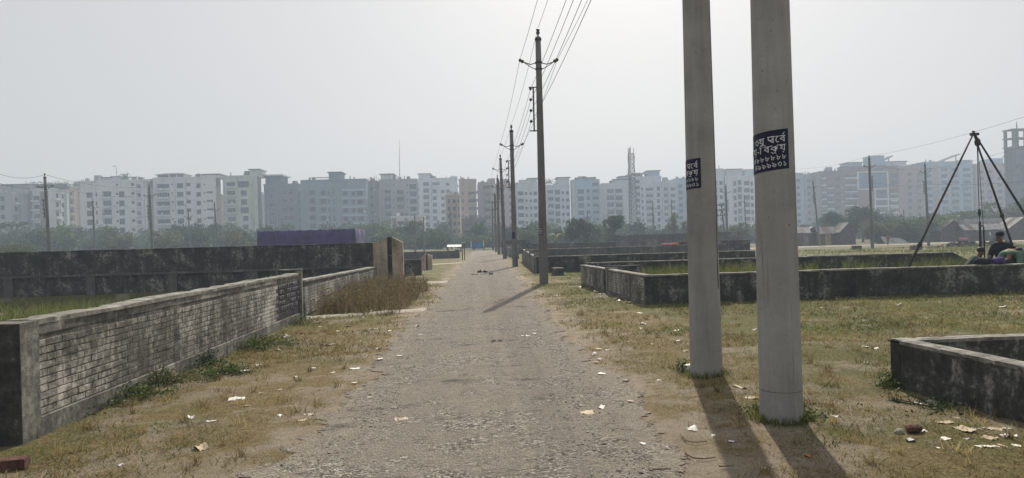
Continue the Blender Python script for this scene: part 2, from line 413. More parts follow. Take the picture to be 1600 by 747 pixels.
# loose stones on the lane, real little polyhedra
def stones_mesh(N, mat):
    oc = np.array([(1, 0, 0), (-1, 0, 0), (0, 1, 0), (0, -1, 0), (0, 0, 1), (0, 0, -0.6)], float)
    of = np.array([(0, 2, 4), (2, 1, 4), (1, 3, 4), (3, 0, 4), (2, 0, 5), (1, 2, 5), (3, 1, 5), (0, 3, 5)])
    y = 4.2 + 12.5 * RNG.random(N) ** 1.7
    x = RNG.normal(0, 0.62, N) * 1.1 - 0.1
    keep = ((fbm(x * 1.1 + 3, y * 1.1) + RNG.random(N) * 0.5) > 0.52) & (np.abs(x) < 1.9)
    x, y = x[keep], y[keep]; N = len(x)
    s = RNG.gamma(2.2, 0.0026, N).clip(0.003, 0.022)
    P = oc[None] * (s[:, None, None] * RNG.uniform(0.6, 1.3, (N, 6, 1))) * np.array([1, 1, 0.38])
    a = RNG.uniform(0, 6.28, N); ca, sa = np.cos(a)[:, None], np.sin(a)[:, None]
    px, py = P[..., 0] * ca - P[..., 1] * sa, P[..., 0] * sa + P[..., 1] * ca
    zc = np.where(np.abs(x) < 1.5, 0.018, 0.008)
    V = np.stack([px + x[:, None], py + y[:, None], P[..., 2] + zc[:, None] + s[:, None] * 0.15], -1).reshape(-1, 3)
    F = (of[None] + np.arange(N)[:, None, None] * 6).reshape(-1, 3)
    return npmesh("gravel", V, F, mat, np.repeat(RNG.random(N), 6))
m = NT("loose_gravel")
m.col(m.ramp(m.attr("tint"), (0.0, (0.17, 0.155, 0.135)), (0.5, (0.27, 0.25, 0.215)), (0.85, (0.36, 0.33, 0.29)), (1.0, (0.55, 0.52, 0.47))))
tag(link("gravel", stones_mesh(24000, m.m)), "loose grey stones lying over the worn lane", kind='stuff')

def sheet(name, pts, z, mat, label, nseg=24, wob=0.06, kind='structure', follow=False):
    """a ragged flat strip between two polylines of (x, y)"""
    a, b = pts
    V, F = [], []
    for i in range(nseg + 1):
        t = i / nseg
        p = Vector(a[0]).lerp(Vector(a[1]), t); q = Vector(b[0]).lerp(Vector(b[1]), t)
        d = (q - p)
        p2 = p - d.normalized() * random.uniform(-wob, wob); q2 = q + d.normalized() * random.uniform(-wob, wob)
        for k in range(5):
            c_ = p2.lerp(q2, k / 4); V.append((c_.x, c_.y, (float(gz(c_.x, c_.y)) if follow else 0) + (z if 0 < k < 4 else z - 0.05)))
    for i in range(nseg):
        for k in range(4):
            F.append((i * 5 + k, i * 5 + k + 1, i * 5 + k + 6, i * 5 + k + 5))
    return tag(link(name, npmesh(name, V, F, mat, smooth=True)), label, kind=kind)
sheet("path", (((-3.85, 15.35), (-1.35, 16.5)), ((-3.85, 15.75), (-1.35, 17.0))), 0.035, M['slab'], "thin pale cement strip from the wall gap to the lane", follow=True)
sheet("path", (((-3.9, 27.0), (-1.4, 27.2)), ((-3.9, 28.1), (-1.4, 28.2))), 0.035, M['slab'], "pale cement apron before the gate pillars", follow=True)
sheet("path", (((-5.0, 47), (-1.5, 50)), ((-5.0, 48), (-1.5, 51))), 0.03, M['slab'], "pale sandy strip crossing the far verge")
sheet("dirt_road", (((34, 108.0), (150, 108.0)), ((34, 114), (150, 114))), 0.04, plain("dusty_track", (0.40, 0.33, 0.25), 0.95, 0.15, 0.6), "pale dusty track in front of the tin huts", 60, 0.4, follow=True)

# ------------------------------------------------------------------ boundary walls
def wallframe(name, label, p0, p1, group=None, cat="wall"):
    d = Vector((p1[0] - p0[0], p1[1] - p0[1]))
    return thing(name, label, cat, (p0[0], p0[1], 0), math.atan2(d.y, d.x), group), d.length
def wallbody(L, h0, h1, th, z0=-1.6, step=0.35, jit=0.008, y0=0.0, dips=()):
    """plastered wall with slightly uneven arris; x along, visible face at y=y0"""
    b = MB(); n = max(2, int(L / step)); rr = random.Random(int(L * 100))
    V = []
    for i in range(n + 1):
        x = L * i / n; h = h0 + (h1 - h0) * i / n + rr.uniform(-jit, jit)
        for (a, bb, dh) in dips:
            if a <= x <= bb: h -= dh
        j = lambda: rr.uniform(-jit, jit) * 0.6
        V += [(x, y0 + j(), z0), (x, y0 + j(), h * 0.5), (x, y0 + j(), h - 0.015), (x, y0 + 0.012, h), (x, y0 + th - 0.012, h), (x, y0 + th + j(), h - 0.015), (x, y0 + th, z0)]
    F = []
    for i in range(n):
        for k in range(6): F.append((i * 7 + k, i * 7 + 7 + k, i * 7 + 8 + k, i * 7 + 1 + k))
    b.add(V, F); b.f.append(tuple(range(6, -1, -1))); b.mi.append(0)
    b.f.append(tuple(n * 7 + k for k in range(7))); b.mi.append(0)
    return b
def coping(L, h0, h1, th, over=0.012, t=0.03, step=0.28, seed=1, chip=0.012):
    t *= 0.65; chip *= 0.6
    """worn cap: edges that wander slowly, with a few chips knocked out"""
    b = MB(); n = max(2, int(L / (step * .4))); V, F = [], []; rr = random.Random(seed); q = seed * 7.3
    for i in range(n + 1):
        x = L * i / n; h = h0 + (h1 - h0) * i / n
        w1, w2, w3 = [float(fbm(x * 1.6 + q + 31 * k, q)) - .47 for k in range(3)]
        c1 = chip * 1.6 if rr.random() < .07 else 0; c2 = chip * 1.6 if rr.random() < .07 else 0
        V += [(x, -over - w1 * chip * 2.5 + c1 * .6, h - 0.02), (x, -over - w1 * chip * 2.5 + c1, h + t + w3 * chip * 2.5 - c1 * .7), (x, th * .5, h + t + .004 + w3 * chip * 2.5), (x, th + over + w2 * chip * 2.5 - c2, h + t + w3 * chip * 2.5 - c2 * .7), (x, th + over + w2 * chip * 2.5, h - 0.02)]
    for i in range(n):
        for k in range(4): F.append((i * 5 + k, i * 5 + 5 + k, i * 5 + 6 + k, i * 5 + 1 + k))
    b.add(V, F + [(4, 3, 2, 1, 0), tuple(n * 5 + k for k in range(5))]); return b

BR_V = []
for q in range(5):                                     # five chipped brick shapes, front face towards -y, unit length
    rr = random.Random(90 + q); b = MB()
    L2, H2 = 0.1166, 0.0298; j = lambda a: rr.uniform(-a, a)
    pr = 0.007 + rr.uniform(-0.002, 0.002)
    o = [(-L2 + j(.003), 0.004, -H2 + j(.002)), (L2 + j(.003), 0.004, -H2 + j(.002)), (L2 + j(.003), 0.004, H2 + j(.002)), (-L2 + j(.003), 0.004, H2 + j(.002))]
    i_ = [(x * (1 - 0.004 / L2), -pr + j(.0015), z * (1 - 0.004 / H2)) for x, y, z in o]
    b.add(o + i_, [(4, 5, 6, 7), (0, 1, 5, 4), (1, 2, 6, 5), (2, 3, 7, 6), (3, 0, 4, 7)])
    BR_V.append(b.mesh("brick", M['brick_white']))
BR_B = []
for me in BR_V:
    k = me.copy(); k.materials[0] = M['brick_black']; BR_B.append(k)

def brick_face(root, L, zlo, htop, x0, x1, key, limit=300, dark=None, all_stuff=False):
    """running bond between x0 and x1; the pieces first in `key` order are single parts, the others one joined part"""
    pitch, ch = 0.240, 0.0665
    cells = []
    nrow = int((htop(0.5 * (x0 + x1)) - zlo) / ch)
    for r in range(nrow):
        z = zlo + ch * (r + 0.5)
        x = x0 + (0.12 if r % 2 == 0 else 0.0)
        while x < x1 + 0.12:
            a, e = max(x - 0.1145, x0 + 0.004), min(x + 0.1145, x1 - 0.004)
            if e - a > 0.05 and z + ch / 2 < htop(0.5 * (a + e)):
                cells.append((0.5 * (a + e), z, (e - a) / 0.229))
            x += pitch
    cells.sort(key=key)
    rest = MB()
    for n_, (x, z, s) in enumerate(cells):
        dk = dark and dark(x, z)
        me = random.choice(BR_B if dk else BR_V)
        if n_ < limit and not all_stuff:
            link("brick", me, root, (x, 0, z), (0, R(random.uniform(-.5, .5)), 0), (s, random.uniform(0.8, 1.15), 1))
        else:
            rest.cur = 1 if dk else 0
            rest.add([(x + v.co.x * s, v.co.y, z + v.co.z) for v in me.vertices], [tuple(p.vertices) for p in me.polygons])
    if rest.v:
        tag(rest.build("brickwork", [M['brick_white'], M['brick_black']], root), kind='stuff')

# -- the long brick wall on the left, nearest piece
P0, P1 = (-3.92, 6.42), (-3.92, 15.35)
root, L = wallframe("brick_wall", "low whitewashed brick wall, the long nearest one left of the lane with a black painted end", P0, P1)
H = lambda x: 0.985 - 0.012 * x / L
wallbody(L, H(0), H(L), 0.24).build("wall_core", M['joint'], root)
coping(L, H(0) , H(L), 0.24, 0.02, 0.032, 0.3, 3, 0.02).build("coping", M['coping'], root)
b = MB(); b.box(-0.26, 0.0, -0.022, 0.30, -0.8, 1.005); b.build("corner_pier", M['render_side'], root)
b = MB(); b.box(-0.268, -0.2602, -0.026, 0.30, -0.8, 1.0); b.build("front_plaster", M['concrete_dark'], root)
b = MB(); b.box(0.004, L, -0.0065, -0.0005, H(0) - 0.105, H(0) - 0.012); b.build("top_band", M['render_side'], root)
b = MB()
n = 40
for i in range(n):
    xa, xb = 0.004 + (L - 0.004) * i / n, 0.004 + (L - 0.004) * (i + 1) / n
    b.add([(xa, -0.026, -0.8), (xb, -0.026, -0.8), (xb, -0.022, 0.155), (xa, -0.022, 0.155), (xa, -0.001, 0.165), (xb, -0.001, 0.165)], [(0, 1, 2, 3), (3, 2, 5, 4)])
b.build("plinth", M['render_side'], root)
brick_face(root, L, 0.165, lambda x: H(x) - 0.108, 0.012, L - 0.02, lambda c: c[0], 300, dark=lambda x, z: x > L - 1.62)
# faded white lettering over the black end of that wall: unreadable scrawl in five lines
b = MB(); rr = random.Random(4)
for li, zc in enumerate((0.80, 0.70, 0.595, 0.49, 0.385)):
    x = L - 1.55 + rr.uniform(0, 0.2)
    while x < L - 0.15:
        wv = rr.uniform(0.05, 0.13)
        if rr.random() < 0.85:
            b.box(x, x + wv, -0.0135, -0.0115, zc + 0.022, zc + 0.032)
            for q in range(2):
                xx = x + wv * rr.uniform(0.1, 0.8); b.bar((xx, -0.0125, zc + 0.025), (xx + rr.uniform(-.03, .03), -0.0125, zc - 0.028), 0.004, 0.013)
        x += wv + rr.uniform(0.015, 0.07)
tag(b.build("painted_lettering", M['scrawl'], root), kind='stuff')
b = MB(); b.box(L + 0.002, L + 0.10, -0.05, 0.055, -0.8, 1.06); b.build("end_post", M['render_side'], root)
b = MB(); b.box(L - 0.02, L + 0.11, -0.055, 0.42, 1.062, 1.085); b.build("cap_slab", M['coping'], root)

root, L = wallframe("plaster_wall", "dark plastered return wall at the near corner of the left brick wall", (-9.0, 6.16), (-4.225, 6.16))
wallbody(L, 0.99, 0.99, 0.24).build("wall_core", M['concrete_dark'], root)
coping(L, 0.99, 0.99, 0.24, 0.015, 0.02, 0.3, 5).build("coping", M['coping'], root)
b = MB(); b.box(L - 0.27, L - 0.02, -0.012, 0.1, 0.86, 0.985); b.build("broken_corner", M['redbrick'], root)

# recess between the two brick walls
root, L = wallframe("plaster_wall", "short grey plastered wall closing the recess in the left brick wall", (-4.55, 15.95), (-3.98, 15.95))
wallbody(L, 0.73, 0.71, 0.15, step=0.15).build("wall_core", M['render_side'], root)
# second brick wall
P0, P1 = (-3.93, 15.85), (-4.06, 27.4)
root, L = wallframe("brick_wall", "low weedy brick wall between the recess and the tall gate pillars", P0, P1)
H = lambda x: 0.80 - 0.13 * x / L
wallbody(L, H(0), H(L), 0.24).build("wall_core", M['joint'], root)
coping(L, H(0), H(L), 0.24, 0.02, 0.032, 0.3, 8, 0.02).build("coping", M['coping'], root)
b = MB(); b.box(-0.13, -0.002, -0.03, 0.10, -0.8, 0.66); b.build("end_post", M['coping'], root)
brick_face(root, L, 0.06, lambda x: H(x) - 0.06, 0.05, L - 0.02, lambda c: c[0], 0, all_stuff=True)

# tall dark wall behind, facing us
root, L = wallframe("plaster_wall", "tall black mildewed wall with pilasters behind the left brick wall", (-46.0, 27.9), (-4.28, 27.9))
H = 1.60
wallbody(L, H + 0.06, H - 0.02, 0.22, -1.2, 0.5, 0.012).build("wall_core", M['concrete_dark'], root)
coping(L, H + 0.06, H - 0.02, 0.22, 0.03, 0.02, 0.4, 6, 0.02).build("coping", M['concrete_dark'], root)
b = MB(); b.box(0, L, -0.10, -0.001, 0.62, 0.70); b.build("ledge", M['concrete_far'], root)
x = L - 1.5
while x > L - 26:
    b = MB(); b.box(x - 0.16, x + 0.16, -0.085, -0.001, -1.2, 0.618); b.build("pilaster", M['concrete_far'], root); x -= 3.05

# gate pillars
root = thing("gate_pillar", "pair of tall ochre stained gate slabs with sloping tops and a dark slot between", "gate pillar", (-4.25, 27.75, 0))
def gable(x0, x1, y0, y1, za, zb, name, mat, par):
    b = MB(); b.add([(x0, y0, -0.6), (x1, y0, -0.6), (x1, y0, zb), (x0, y0, za), (x0, y1, -0.6), (x1, y1, -0.6), (x1, y1, zb), (x0, y1, za)],
          [(0, 1, 2, 3), (1, 5, 6, 2), (5, 4, 7, 6), (4, 0, 3, 7), (3, 2, 6, 7)]); return b.build(name, mat, par)
gable(0, 0.55, 0, 0.34, 1.60, 1.76, "slab", M['pillar'], root)
gable(0.73, 1.14, 0, 0.34, 1.80, 1.58, "slab", M['pillar'], root)
gable(0.551, 0.729, 0.13, 0.33, 1.80, 1.80, "recess_panel", M['concrete_dark'], root)
b = MB(); b.box(0.552, 0.728, 0.08, 0.129, 1.05, 1.09); b.build("recess_ledge", M['concrete_far'], root)
root = thing("gate_pillar", "pair of small pinkish gate slabs farther down the lane", "gate pillar", (at_y(658, 410, 40).x, 40, 0))
gable(0, 0.27, 0, 0.5, 0.68, 0.95, "slab", M['pillar_pink'], root)
gable(0.36, 0.60, 0, 0.5, 0.84, 0.80, "slab", M['pillar_pink'], root)
gable(0.271, 0.359, 0.2, 0.48, 0.90, 0.88, "recess_panel", M['wood_dark'], root)

def plain_wall(name, label, p0, p1, h0, h1, th=0.2, mat='concrete_dark', cop='coping', seed=1, dips=(), group=None, ct=0.02):
    root, L = wallframe(name, label, p0, p1, group)
    wallbody(L, h0, h1, th, dips=dips).build("wall_core", M[mat], root)
    if cop: coping(L, h0, h1, th, 0.012, ct, 0.3, seed).build("coping", M[cop], root)
    return root, L
r_, L = plain_wall("plaster_wall", "dark low wall running behind the pink gate slabs", (-12, 33.6), (at_y(658, 410, 33.6).x, 33.6), 0.76, 0.74, 0.3, 'concrete_dark', 'concrete_far', 11)
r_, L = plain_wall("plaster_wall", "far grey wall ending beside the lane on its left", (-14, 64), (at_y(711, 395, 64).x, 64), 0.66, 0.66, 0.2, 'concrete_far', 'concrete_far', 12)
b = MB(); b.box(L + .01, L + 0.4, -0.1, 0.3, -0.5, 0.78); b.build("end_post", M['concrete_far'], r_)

# right-hand plot nearest to the utility poles
cA, cB = gnd(1008, 476), gnd(908, 446)
XA, YA, XB, YB = cA.x, cA.y, cB.x, cB.y
tm = 0.60
mA = (XB + (XA - XB) * 0.52, YB + (YA - YB) * 0.52)
mB = (XB + (XA - XB) * 0.45, YB + (YA - YB) * 0.45)
root, L = wallframe("brick_wall", "low grey brick side wall with its corner behind the left big utility pole", mA, (XA, YA))
wallbody(L, 0.66, 0.66, 0.2).build("wall_core", M['joint'], root)
coping(L, 0.66, 0.66, 0.2, 0.015, 0.028, 0.25, 21, 0.015).build("coping", M['coping'], root)
b = MB(); b.box(0, L, -0.03, -0.001, -0.5, 0.07); b.build("plinth", M['render_side'], root)
b = MB(); b.box(-0.16, -0.002, -0.035, 0.22, -0.5, 0.72); b.build("end_post", M['render_side'], root)
brick_face(root, L, 0.08, lambda x: 0.62, 0.02, L - 0.02, lambda c: -c[0], 60)
root, L = wallframe("brick_wall", "low grey brick side wall, the farther piece beyond the small wall gap", (XB, YB), mB)
wallbody(L, 0.66, 0.66, 0.2).build("wall_core", M['joint'], root)
coping(L, 0.66, 0.66, 0.2, 0.015, 0.028, 0.25, 22, 0.015).build("coping", M['coping'], root)
brick_face(root, L, 0.08, lambda x: 0.62, 0.02, L - 0.02, lambda c: -c[0], 0, all_stuff=True)
root, L = wallframe("plaster_wall", "small dark plastered return set back in the wall gap", (mB[0] + 0.04, mB[1] - 0.12), (mB[0] + 1.0, mB[1] - 0.12))
wallbody(L, 0.74, 0.74, 0.12).build("wall_core", M['concrete_dark'], root)
coping(L, 0.74, 0.74, 0.12, 0.012, 0.02, 0.2, 23).build("coping", M['concrete_far'], root)
plain_wall("plaster_wall", "long black mildewed front wall behind both big utility poles", (XA + 0.003, YA), (XA + 22, YA), 0.66, 0.66, 0.2, 'concrete_dark', 'coping', 31)
YC = YB + 0.15
XE = at_y(1488, 395, YC).x
root, L = plain_wall("plaster_wall", "dark wall on the far side of the plot with a broken sloping end", (XB + 0.21, YC), (XE, YC), 0.72, 0.72, 0.18, 'concrete_dark', 'coping', 32)
b = MB(); b.add([(L, 0, -.5), (L + 0.65, 0, -.5), (L + 0.6, 0, 0.42), (L, 0, 0.72), (L, .18, -.5), (L + 0.65, .18, -.5), (L + 0.6, .18, 0.42), (L, .18, 0.72)],
      [(0, 1, 2, 3), (1, 5, 6, 2), (5, 4, 7, 6), (3, 2, 6, 7)]); b.build("broken_end", M['concrete_dark'], root)
# plots farther along the right side
Y1 = 32.5
xl1 = at_y(838, 405, Y1).x
plain_wall("plaster_wall", "dark front wall of the second plot beyond the lone lane pole", (xl1, Y1), (at_y(1180, 392, Y1).x, Y1), 0.74, 0.74, 0.2, 'concrete_dark', 'coping', 33)
root, L = wallframe("plaster_wall", "side wall of the second plot running along the lane", (at_y(816, 390, 49).x, 49), (xl1 - 0.02, Y1 + 0.4))
wallbody(L, 0.86, 0.70, 0.2).build("wall_core", M['render_side'], root)
coping(L, 0.86, 0.70, 0.2, 0.012, 0.03, 0.4, 34).build("coping", M['coping'], root)
for t in (0.03, 0.36, 0.68, 0.97):
    b = MB(); b.box(L * t - 0.12, L * t + 0.12, -0.04, 0.24, -0.5, 1.0 - 0.1 * t); b.build("pier", M['render_side'], root)
plain_wall("plaster_wall", "dark wall across the third plot with a pale top", (at_y(819, 390, 50).x, 50), (at_y(1136, 383, 50).x, 50), 0.80, 0.80, 0.2, 'concrete_far', 'coping', 35)
root, L = wallframe("plaster_wall", "stubby pale piers and wall beside the lane, farthest on its right", (at_y(791, 390, 72).x, 72), (at_y(806, 392, 56).x, 56))
wallbody(L, 0.8, 0.85, 0.2).build("wall_core", M['render_side'], root)
for t in (0.0, 0.5, 0.98):
    b = MB(); b.box(L * t - 0.15, L * t + 0.15, -0.05, 0.25, -0.5, 1.05); b.build("pier", M['coping'], root)
plain_wall("plaster_wall", "dark chest high wall beyond the lane poles", (at_y(783, 375, 75).x, 75), (at_y(829, 375, 75).x, 75), 1.42, 1.40, 0.2, 'concrete_dark', None, 36)
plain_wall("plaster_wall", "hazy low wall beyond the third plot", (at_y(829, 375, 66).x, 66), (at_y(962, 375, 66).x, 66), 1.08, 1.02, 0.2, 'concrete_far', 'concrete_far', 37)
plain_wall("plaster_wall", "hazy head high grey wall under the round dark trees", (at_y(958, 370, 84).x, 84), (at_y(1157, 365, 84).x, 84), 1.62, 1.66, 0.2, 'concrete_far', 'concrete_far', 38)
plain_wall("plaster_wall", "low dark rear wall of the third plot", (at_y(1060, 385, 58).x, 58), (at_y(1172, 383, 58).x, 58), 0.95, 0.95, 0.2, 'concrete_dark', 'concrete_far', 39)

# near enclosure, bottom right
c0 = gnd(1408, 606)
x0, y0 = c0.x, c0.y
root, L = wallframe("plaster_wall", "low black stained enclosure wall at the bottom right corner with a pale top", (x0, y0), (x0 + 0.32, y0 - 3.6))
wallbody(L, 0.455, 0.455, 0.17, step=0.15, jit=0.012).build("wall_core", M['concrete_dark'], root)
coping(L, 0.455, 0.455, 0.17, 0.004, 0.022, 0.12, 41, 0.012).build("coping", M['coping'], root)
root, L = wallframe("plaster_wall", "rear wall of the low enclosure at the bottom right", (x0 + 0.003, y0 + 0.008), (x0 + 7, y0 + 0.008))
wallbody(L, 0.46, 0.46, 0.17, step=0.15, jit=0.010).build("wall_core", M['concrete_dark'], root)
coping(L, 0.46, 0.46, 0.17, 0.006, 0.020, 0.15, 42, 0.010).build("coping", M['coping'], root)

# ------------------------------------------------------------------ utility poles
def glyphs(body, size):
    c = bpy.data.curves.new("lettering", "FONT"); c.body = body; c.size = size; c.resolution_u = 3
    o = bpy.data.objects.new("lettering", c); COL.objects.link(o); bpy.context.view_layer.update()
    me = bpy.data.meshes.new_from_object(o.evaluated_get(bpy.context.evaluated_depsgraph_get()))
    vs = [tuple(v.co) for v in me.vertices]; fs = [tuple(p.vertices) for p in me.polygons]
    wd = max((v[0] for v in vs), default=0.0)
    bpy.data.objects.remove(o); bpy.data.curves.remove(c); bpy.data.meshes.remove(me)
    return vs, fs, wd
def text_run(items, size):
    """items: glyph strings, or ('gap', w), or ('mark', polyline, width) drawn relative to the last glyph"""
    V, F = [], []; x = 0.0; last = (0, 0)
    def stroke(pts, wd):
        for (ax_, ay_), (bx_, by_) in zip(pts[:-1], pts[1:]):
            dx, dy = bx_ - ax_, by_ - ay_; l = math.hypot(dx, dy) or 1; nx_, ny_ = -dy / l * wd / 2, dx / l * wd / 2
            o = len(V); V.extend([(ax_ + nx_, ay_ + ny_), (ax_ - nx_, ay_ - ny_), (bx_ - nx_, by_ - ny_), (bx_ + nx_, by_ + ny_)]); F.append((o, o + 1, o + 2, o + 3))
    for it in items:
        if isinstance(it, str):
            vs, fs, wd = glyphs(it, size); o = len(V)
            V.extend([(v[0] + x, v[1]) for v in vs]); F.extend([tuple(i + o for i in f) for f in fs])
            last = (x, wd); x += wd
        elif it[0] == 'gap': x += it[1] * size
        elif it[0] == 'draw':
            for pl in it[1]: stroke([(x + px * size, py * size) for px, py in pl], .085 * size)
            last = (x, it[2] * size); x += it[2] * size
        else:
            stroke([(last[0] + px * last[1], py * size) for px, py in it[1]], it[2] * size)
    return V, F, x
RA = ('mark', [(0.10, -0.02), (0.32, -0.16), (0.52, -0.10), (0.66, -0.20)], 0.06)     # the r-stroke under k
REPH = ('mark', [(0.50, 0.70), (0.85, 0.92)], 0.085)                                 # the r-stroke over b
PA = ('draw', [[(0, .62), (.66, .62)], [(.54, .64), (.54, 0)], [(.10, .62), (.08, .44), (.14, .30), (.26, .25), (.38, .30), (.54, .42)], [(.26, .25), (.38, .12), (.54, .06)]], .66)
G = ('gap', 0.30); S = ('gap', 0.05)
LINES = [(["র", G, "৩", S, "য়", G, PA, S, "ে", S, "ব", REPH], 0.084, 0.060),
         (["ক", RA, S, "য়", ('gap', 0.04), "-", ('gap', 0.04), "ি", ('gap', -0.22), "ব", S, "ক", RA, S, "য়"], 0.084, -0.014),
         (["৪", ('gap', .14), "৮", ('gap', .14), "৮", ('gap', .14), "৮", ('gap', .14), "৮", ('gap', .14), "৮", ('gap', .14), "৮"], 0.062, -0.082),
         (["৪", ('gap', .14), "৯", ('gap', .14), "৯", ('gap', .14), "৯", ('gap', .14), "৯", ('gap', .14), "৩", ('gap', .14), "১"], 0.062, -0.140)]
POSTER_W, POSTER_H = 0.40, 0.33
_poster_cache = []
def poster(root, radius_at, zc, right_ang, tilt=0.03, scale=1.0, r_off=0.0025):
    """sheet wrapped round the pole; right_ang is where its right edge sits (0 faces -y, positive towards +x)"""
    W, Hh = POSTER_W * scale, POSTER_H * scale
    def wrap(u, v, off):                       # u metres leftwards from right edge (negative), v up
        z = zc + v + tilt * (u + W / 2)
        r = radius_at(z) + off; a = right_ang + u / r
        return (r * math.sin(a), -r * math.cos(a), z)
    b = MB(); nu, nv = 22, 4; V = []
    for i in range(nu + 1):
        for k in range(nv + 1): V.append(wrap(-W + W * i / nu, -Hh / 2 + Hh * k / nv, r_off))
    for i in range(nu):
        for k in range(nv): b.f.append((i * 5 + k, i * 5 + 5 + k, i * 5 + 6 + k, i * 5 + 1 + k)); b.mi.append(0)
    b.v = V
    ps = b.build("poster", M['poster'], root, True)
    if not _poster_cache:
        for items, size, y in LINES: _poster_cache.append((*text_run(items, size), y))
    for V, F, wd, y in _poster_cache:
        x0 = -0.030 * scale - wd * scale; b = MB()
        b.add([wrap(x0 + v[0] * scale, (y + v[1]) * scale, r_off + 0.0025) for v in V], F)
        b.build("lettering", M['print'], ps)

def build_pole(root, H, rb, rt, seg=40, rings=14, bend=0.0, mat='pole_dark'):
    b = MB()
    zs = [-0.4] + [H * i / rings for i in range(rings + 1)]
    b.tube([(bend * (max(z, 0) / H) ** 2, 0, z) for z in zs], [rb + (rt - rb) * max(z, 0) / H for z in zs], seg)
    return b.build("shaft", M[mat], root, True)
def fittings(root, H, rt, rb, hv=True, rack_z=None, rack_side=-1, arm=0.52, seg=7):
    r1 = rt + 0.01
    if hv:
        b = MB(); b.tube([(0, 0, H), (0, 0, H + 0.10)], 0.03, 8); b.tube([(0, 0, H + .10), (0, 0, H + .14), (0, 0, H + .20), (0, 0, H + .26), (0, 0, H + 0.30)], [0.04, 0.075, 0.05, 0.07, 0.03], 8)
        b.build("top_insulator", M['porcelain'], root, True)
        b = MB(); b.tube([(0, 0, H - 0.12), (0, 0, H - 0.04)], r1 + .012, 14); b.build("band", M['iron'], root)
        za = H - 0.92
        b = MB(); b.tube([(0, 0, za), (0, 0, za + 0.06)], r1 + .02, 14); b.build("band", M['iron'], root)
        b = MB(); b.tube([(0, 0, za - .22), (0, 0, za - 0.17)], r1 + .022, 14); b.build("band", M['iron'], root)
        for sgn in (-1, 1):
            b = MB(); b.tube([(sgn * r1, 0, za + .02), (sgn * (arm * 0.55), 0, za - 0.03), (sgn * arm, 0, za + 0.05)], 0.018, 6)
            b.tube([(sgn * r1, 0, za - .2), (sgn * arm * 0.5, 0, za - 0.13), (sgn * (arm - 0.03), 0, za + 0.02)], 0.014, 6)
            b.build("crossarm", M['iron'], root, True)
            p = Vector((sgn * arm, 0, za + .05)); q = p + Vector((sgn * 0.17, 0, 0.10))
            b = MB(); b.tube([p, p.lerp(q, .25), p.lerp(q, .5), p.lerp(q, .75), q], [0.03, 0.072, 0.045, 0.072, 0.03], 8)
            b.build("insulator", M['porcelain'], root, True)
    if rack_z:
        s = rack_side; rr_ = rb + (rt - rb) * rack_z / H
        xr = s * (rr_ + 0.10)
        b = MB(); b.bar((xr, 0, rack_z - 0.95), (xr, 0, rack_z + 0.62), 0.05, 0.05)
        for dz in (-0.92, 0.60): b.bar((s * rr_ * 0.8, 0, rack_z + dz), (xr + s * 0.16, 0, rack_z + dz), 0.035)
        b.build("rack", M['iron'], root)
        for k in range(4):
            z = rack_z + 0.55 - 0.38 * k
            b = MB(); b.tube([(xr + s * .03, 0, z - 0.05), (xr + s * .10, 0, z - 0.05), (xr + s * .10, 0, z), (xr + s * .10, 0, z + 0.05)][1:], [0.03, 0.055, 0.03], 8)
            b.bar((xr, 0, z), (xr + s * 0.10, 0, z), 0.02)
            b.build("spool", M['porcelain'], root, True)

POLES = []
def lean_for(base, top_px, H):
    return 0
# the two big ones by the camera
g = gnd(1221, 656)
near = thing("utility_pole", "thickest and nearest concrete utility pole, navy poster wrapped round it", "utility pole", (g.x, g.y, 0))
build_pole(near, 9.2, 0.176, 0.125, 64, 30, 0, 'pole')
rad = lambda z: 0.176 + (0.125 - 0.176) * max(z, 0) / 9.2
poster(near, rad, at_y(1208, 236, g.y - 0.15).z, R(21), 0.10)
b = MB()
b.tube([(0, 0, 0.262), (0, 0, 0.267)], rad(.26) + 0.0012, 64, False); b.build("joint_ring", M['concrete_far'], near)
g2 = gnd(1104, 588)
pole2 = thing("utility_pole", "cracked big concrete utility pole, second from the camera, with a partly hidden navy poster", "utility pole", (g2.x, g2.y, 0), R(1.2))
build_pole(pole2, 9.0, 0.176, 0.118, 64, 30, 0, 'pole')
rad2 = lambda z: 0.176 + (0.118 - 0.176) * max(z, 0) / 9.0
poster(pole2, rad2, at_y(1084, 272, g2.y - 0.15).z, R(-18), 0.06)
fittings(pole2, 9.0, 0.118, 0.176, True, 6.9)
# crack running down the second pole
b = MB(); rr = random.Random(5); prev = None
z = 5.0; a0 = R(52)
while z > 0.9:
    a = a0 + R(rr.uniform(-2.2, 2.2)) - R(6) * (z < 1.6); r = rad2(z) + 0.001; wv = 0.0035 if z > 2.2 else rr.uniform(0.004, 0.011)
    cur = [(r * math.sin(a - wv / r), -r * math.cos(a - wv / r), z), (r * math.sin(a + wv / r), -r * math.cos(a + wv / r), z)]
    if prev: b.add([prev[0], prev[1], cur[1], cur[0]], [(0, 1, 2, 3)])
    prev = cur; z -= rr.uniform(0.04, 0.11)
b.build("crack", M['clod'], pole2)
POLES.append((g2.x, g2.y, 9.0, 0.118, 0.176))

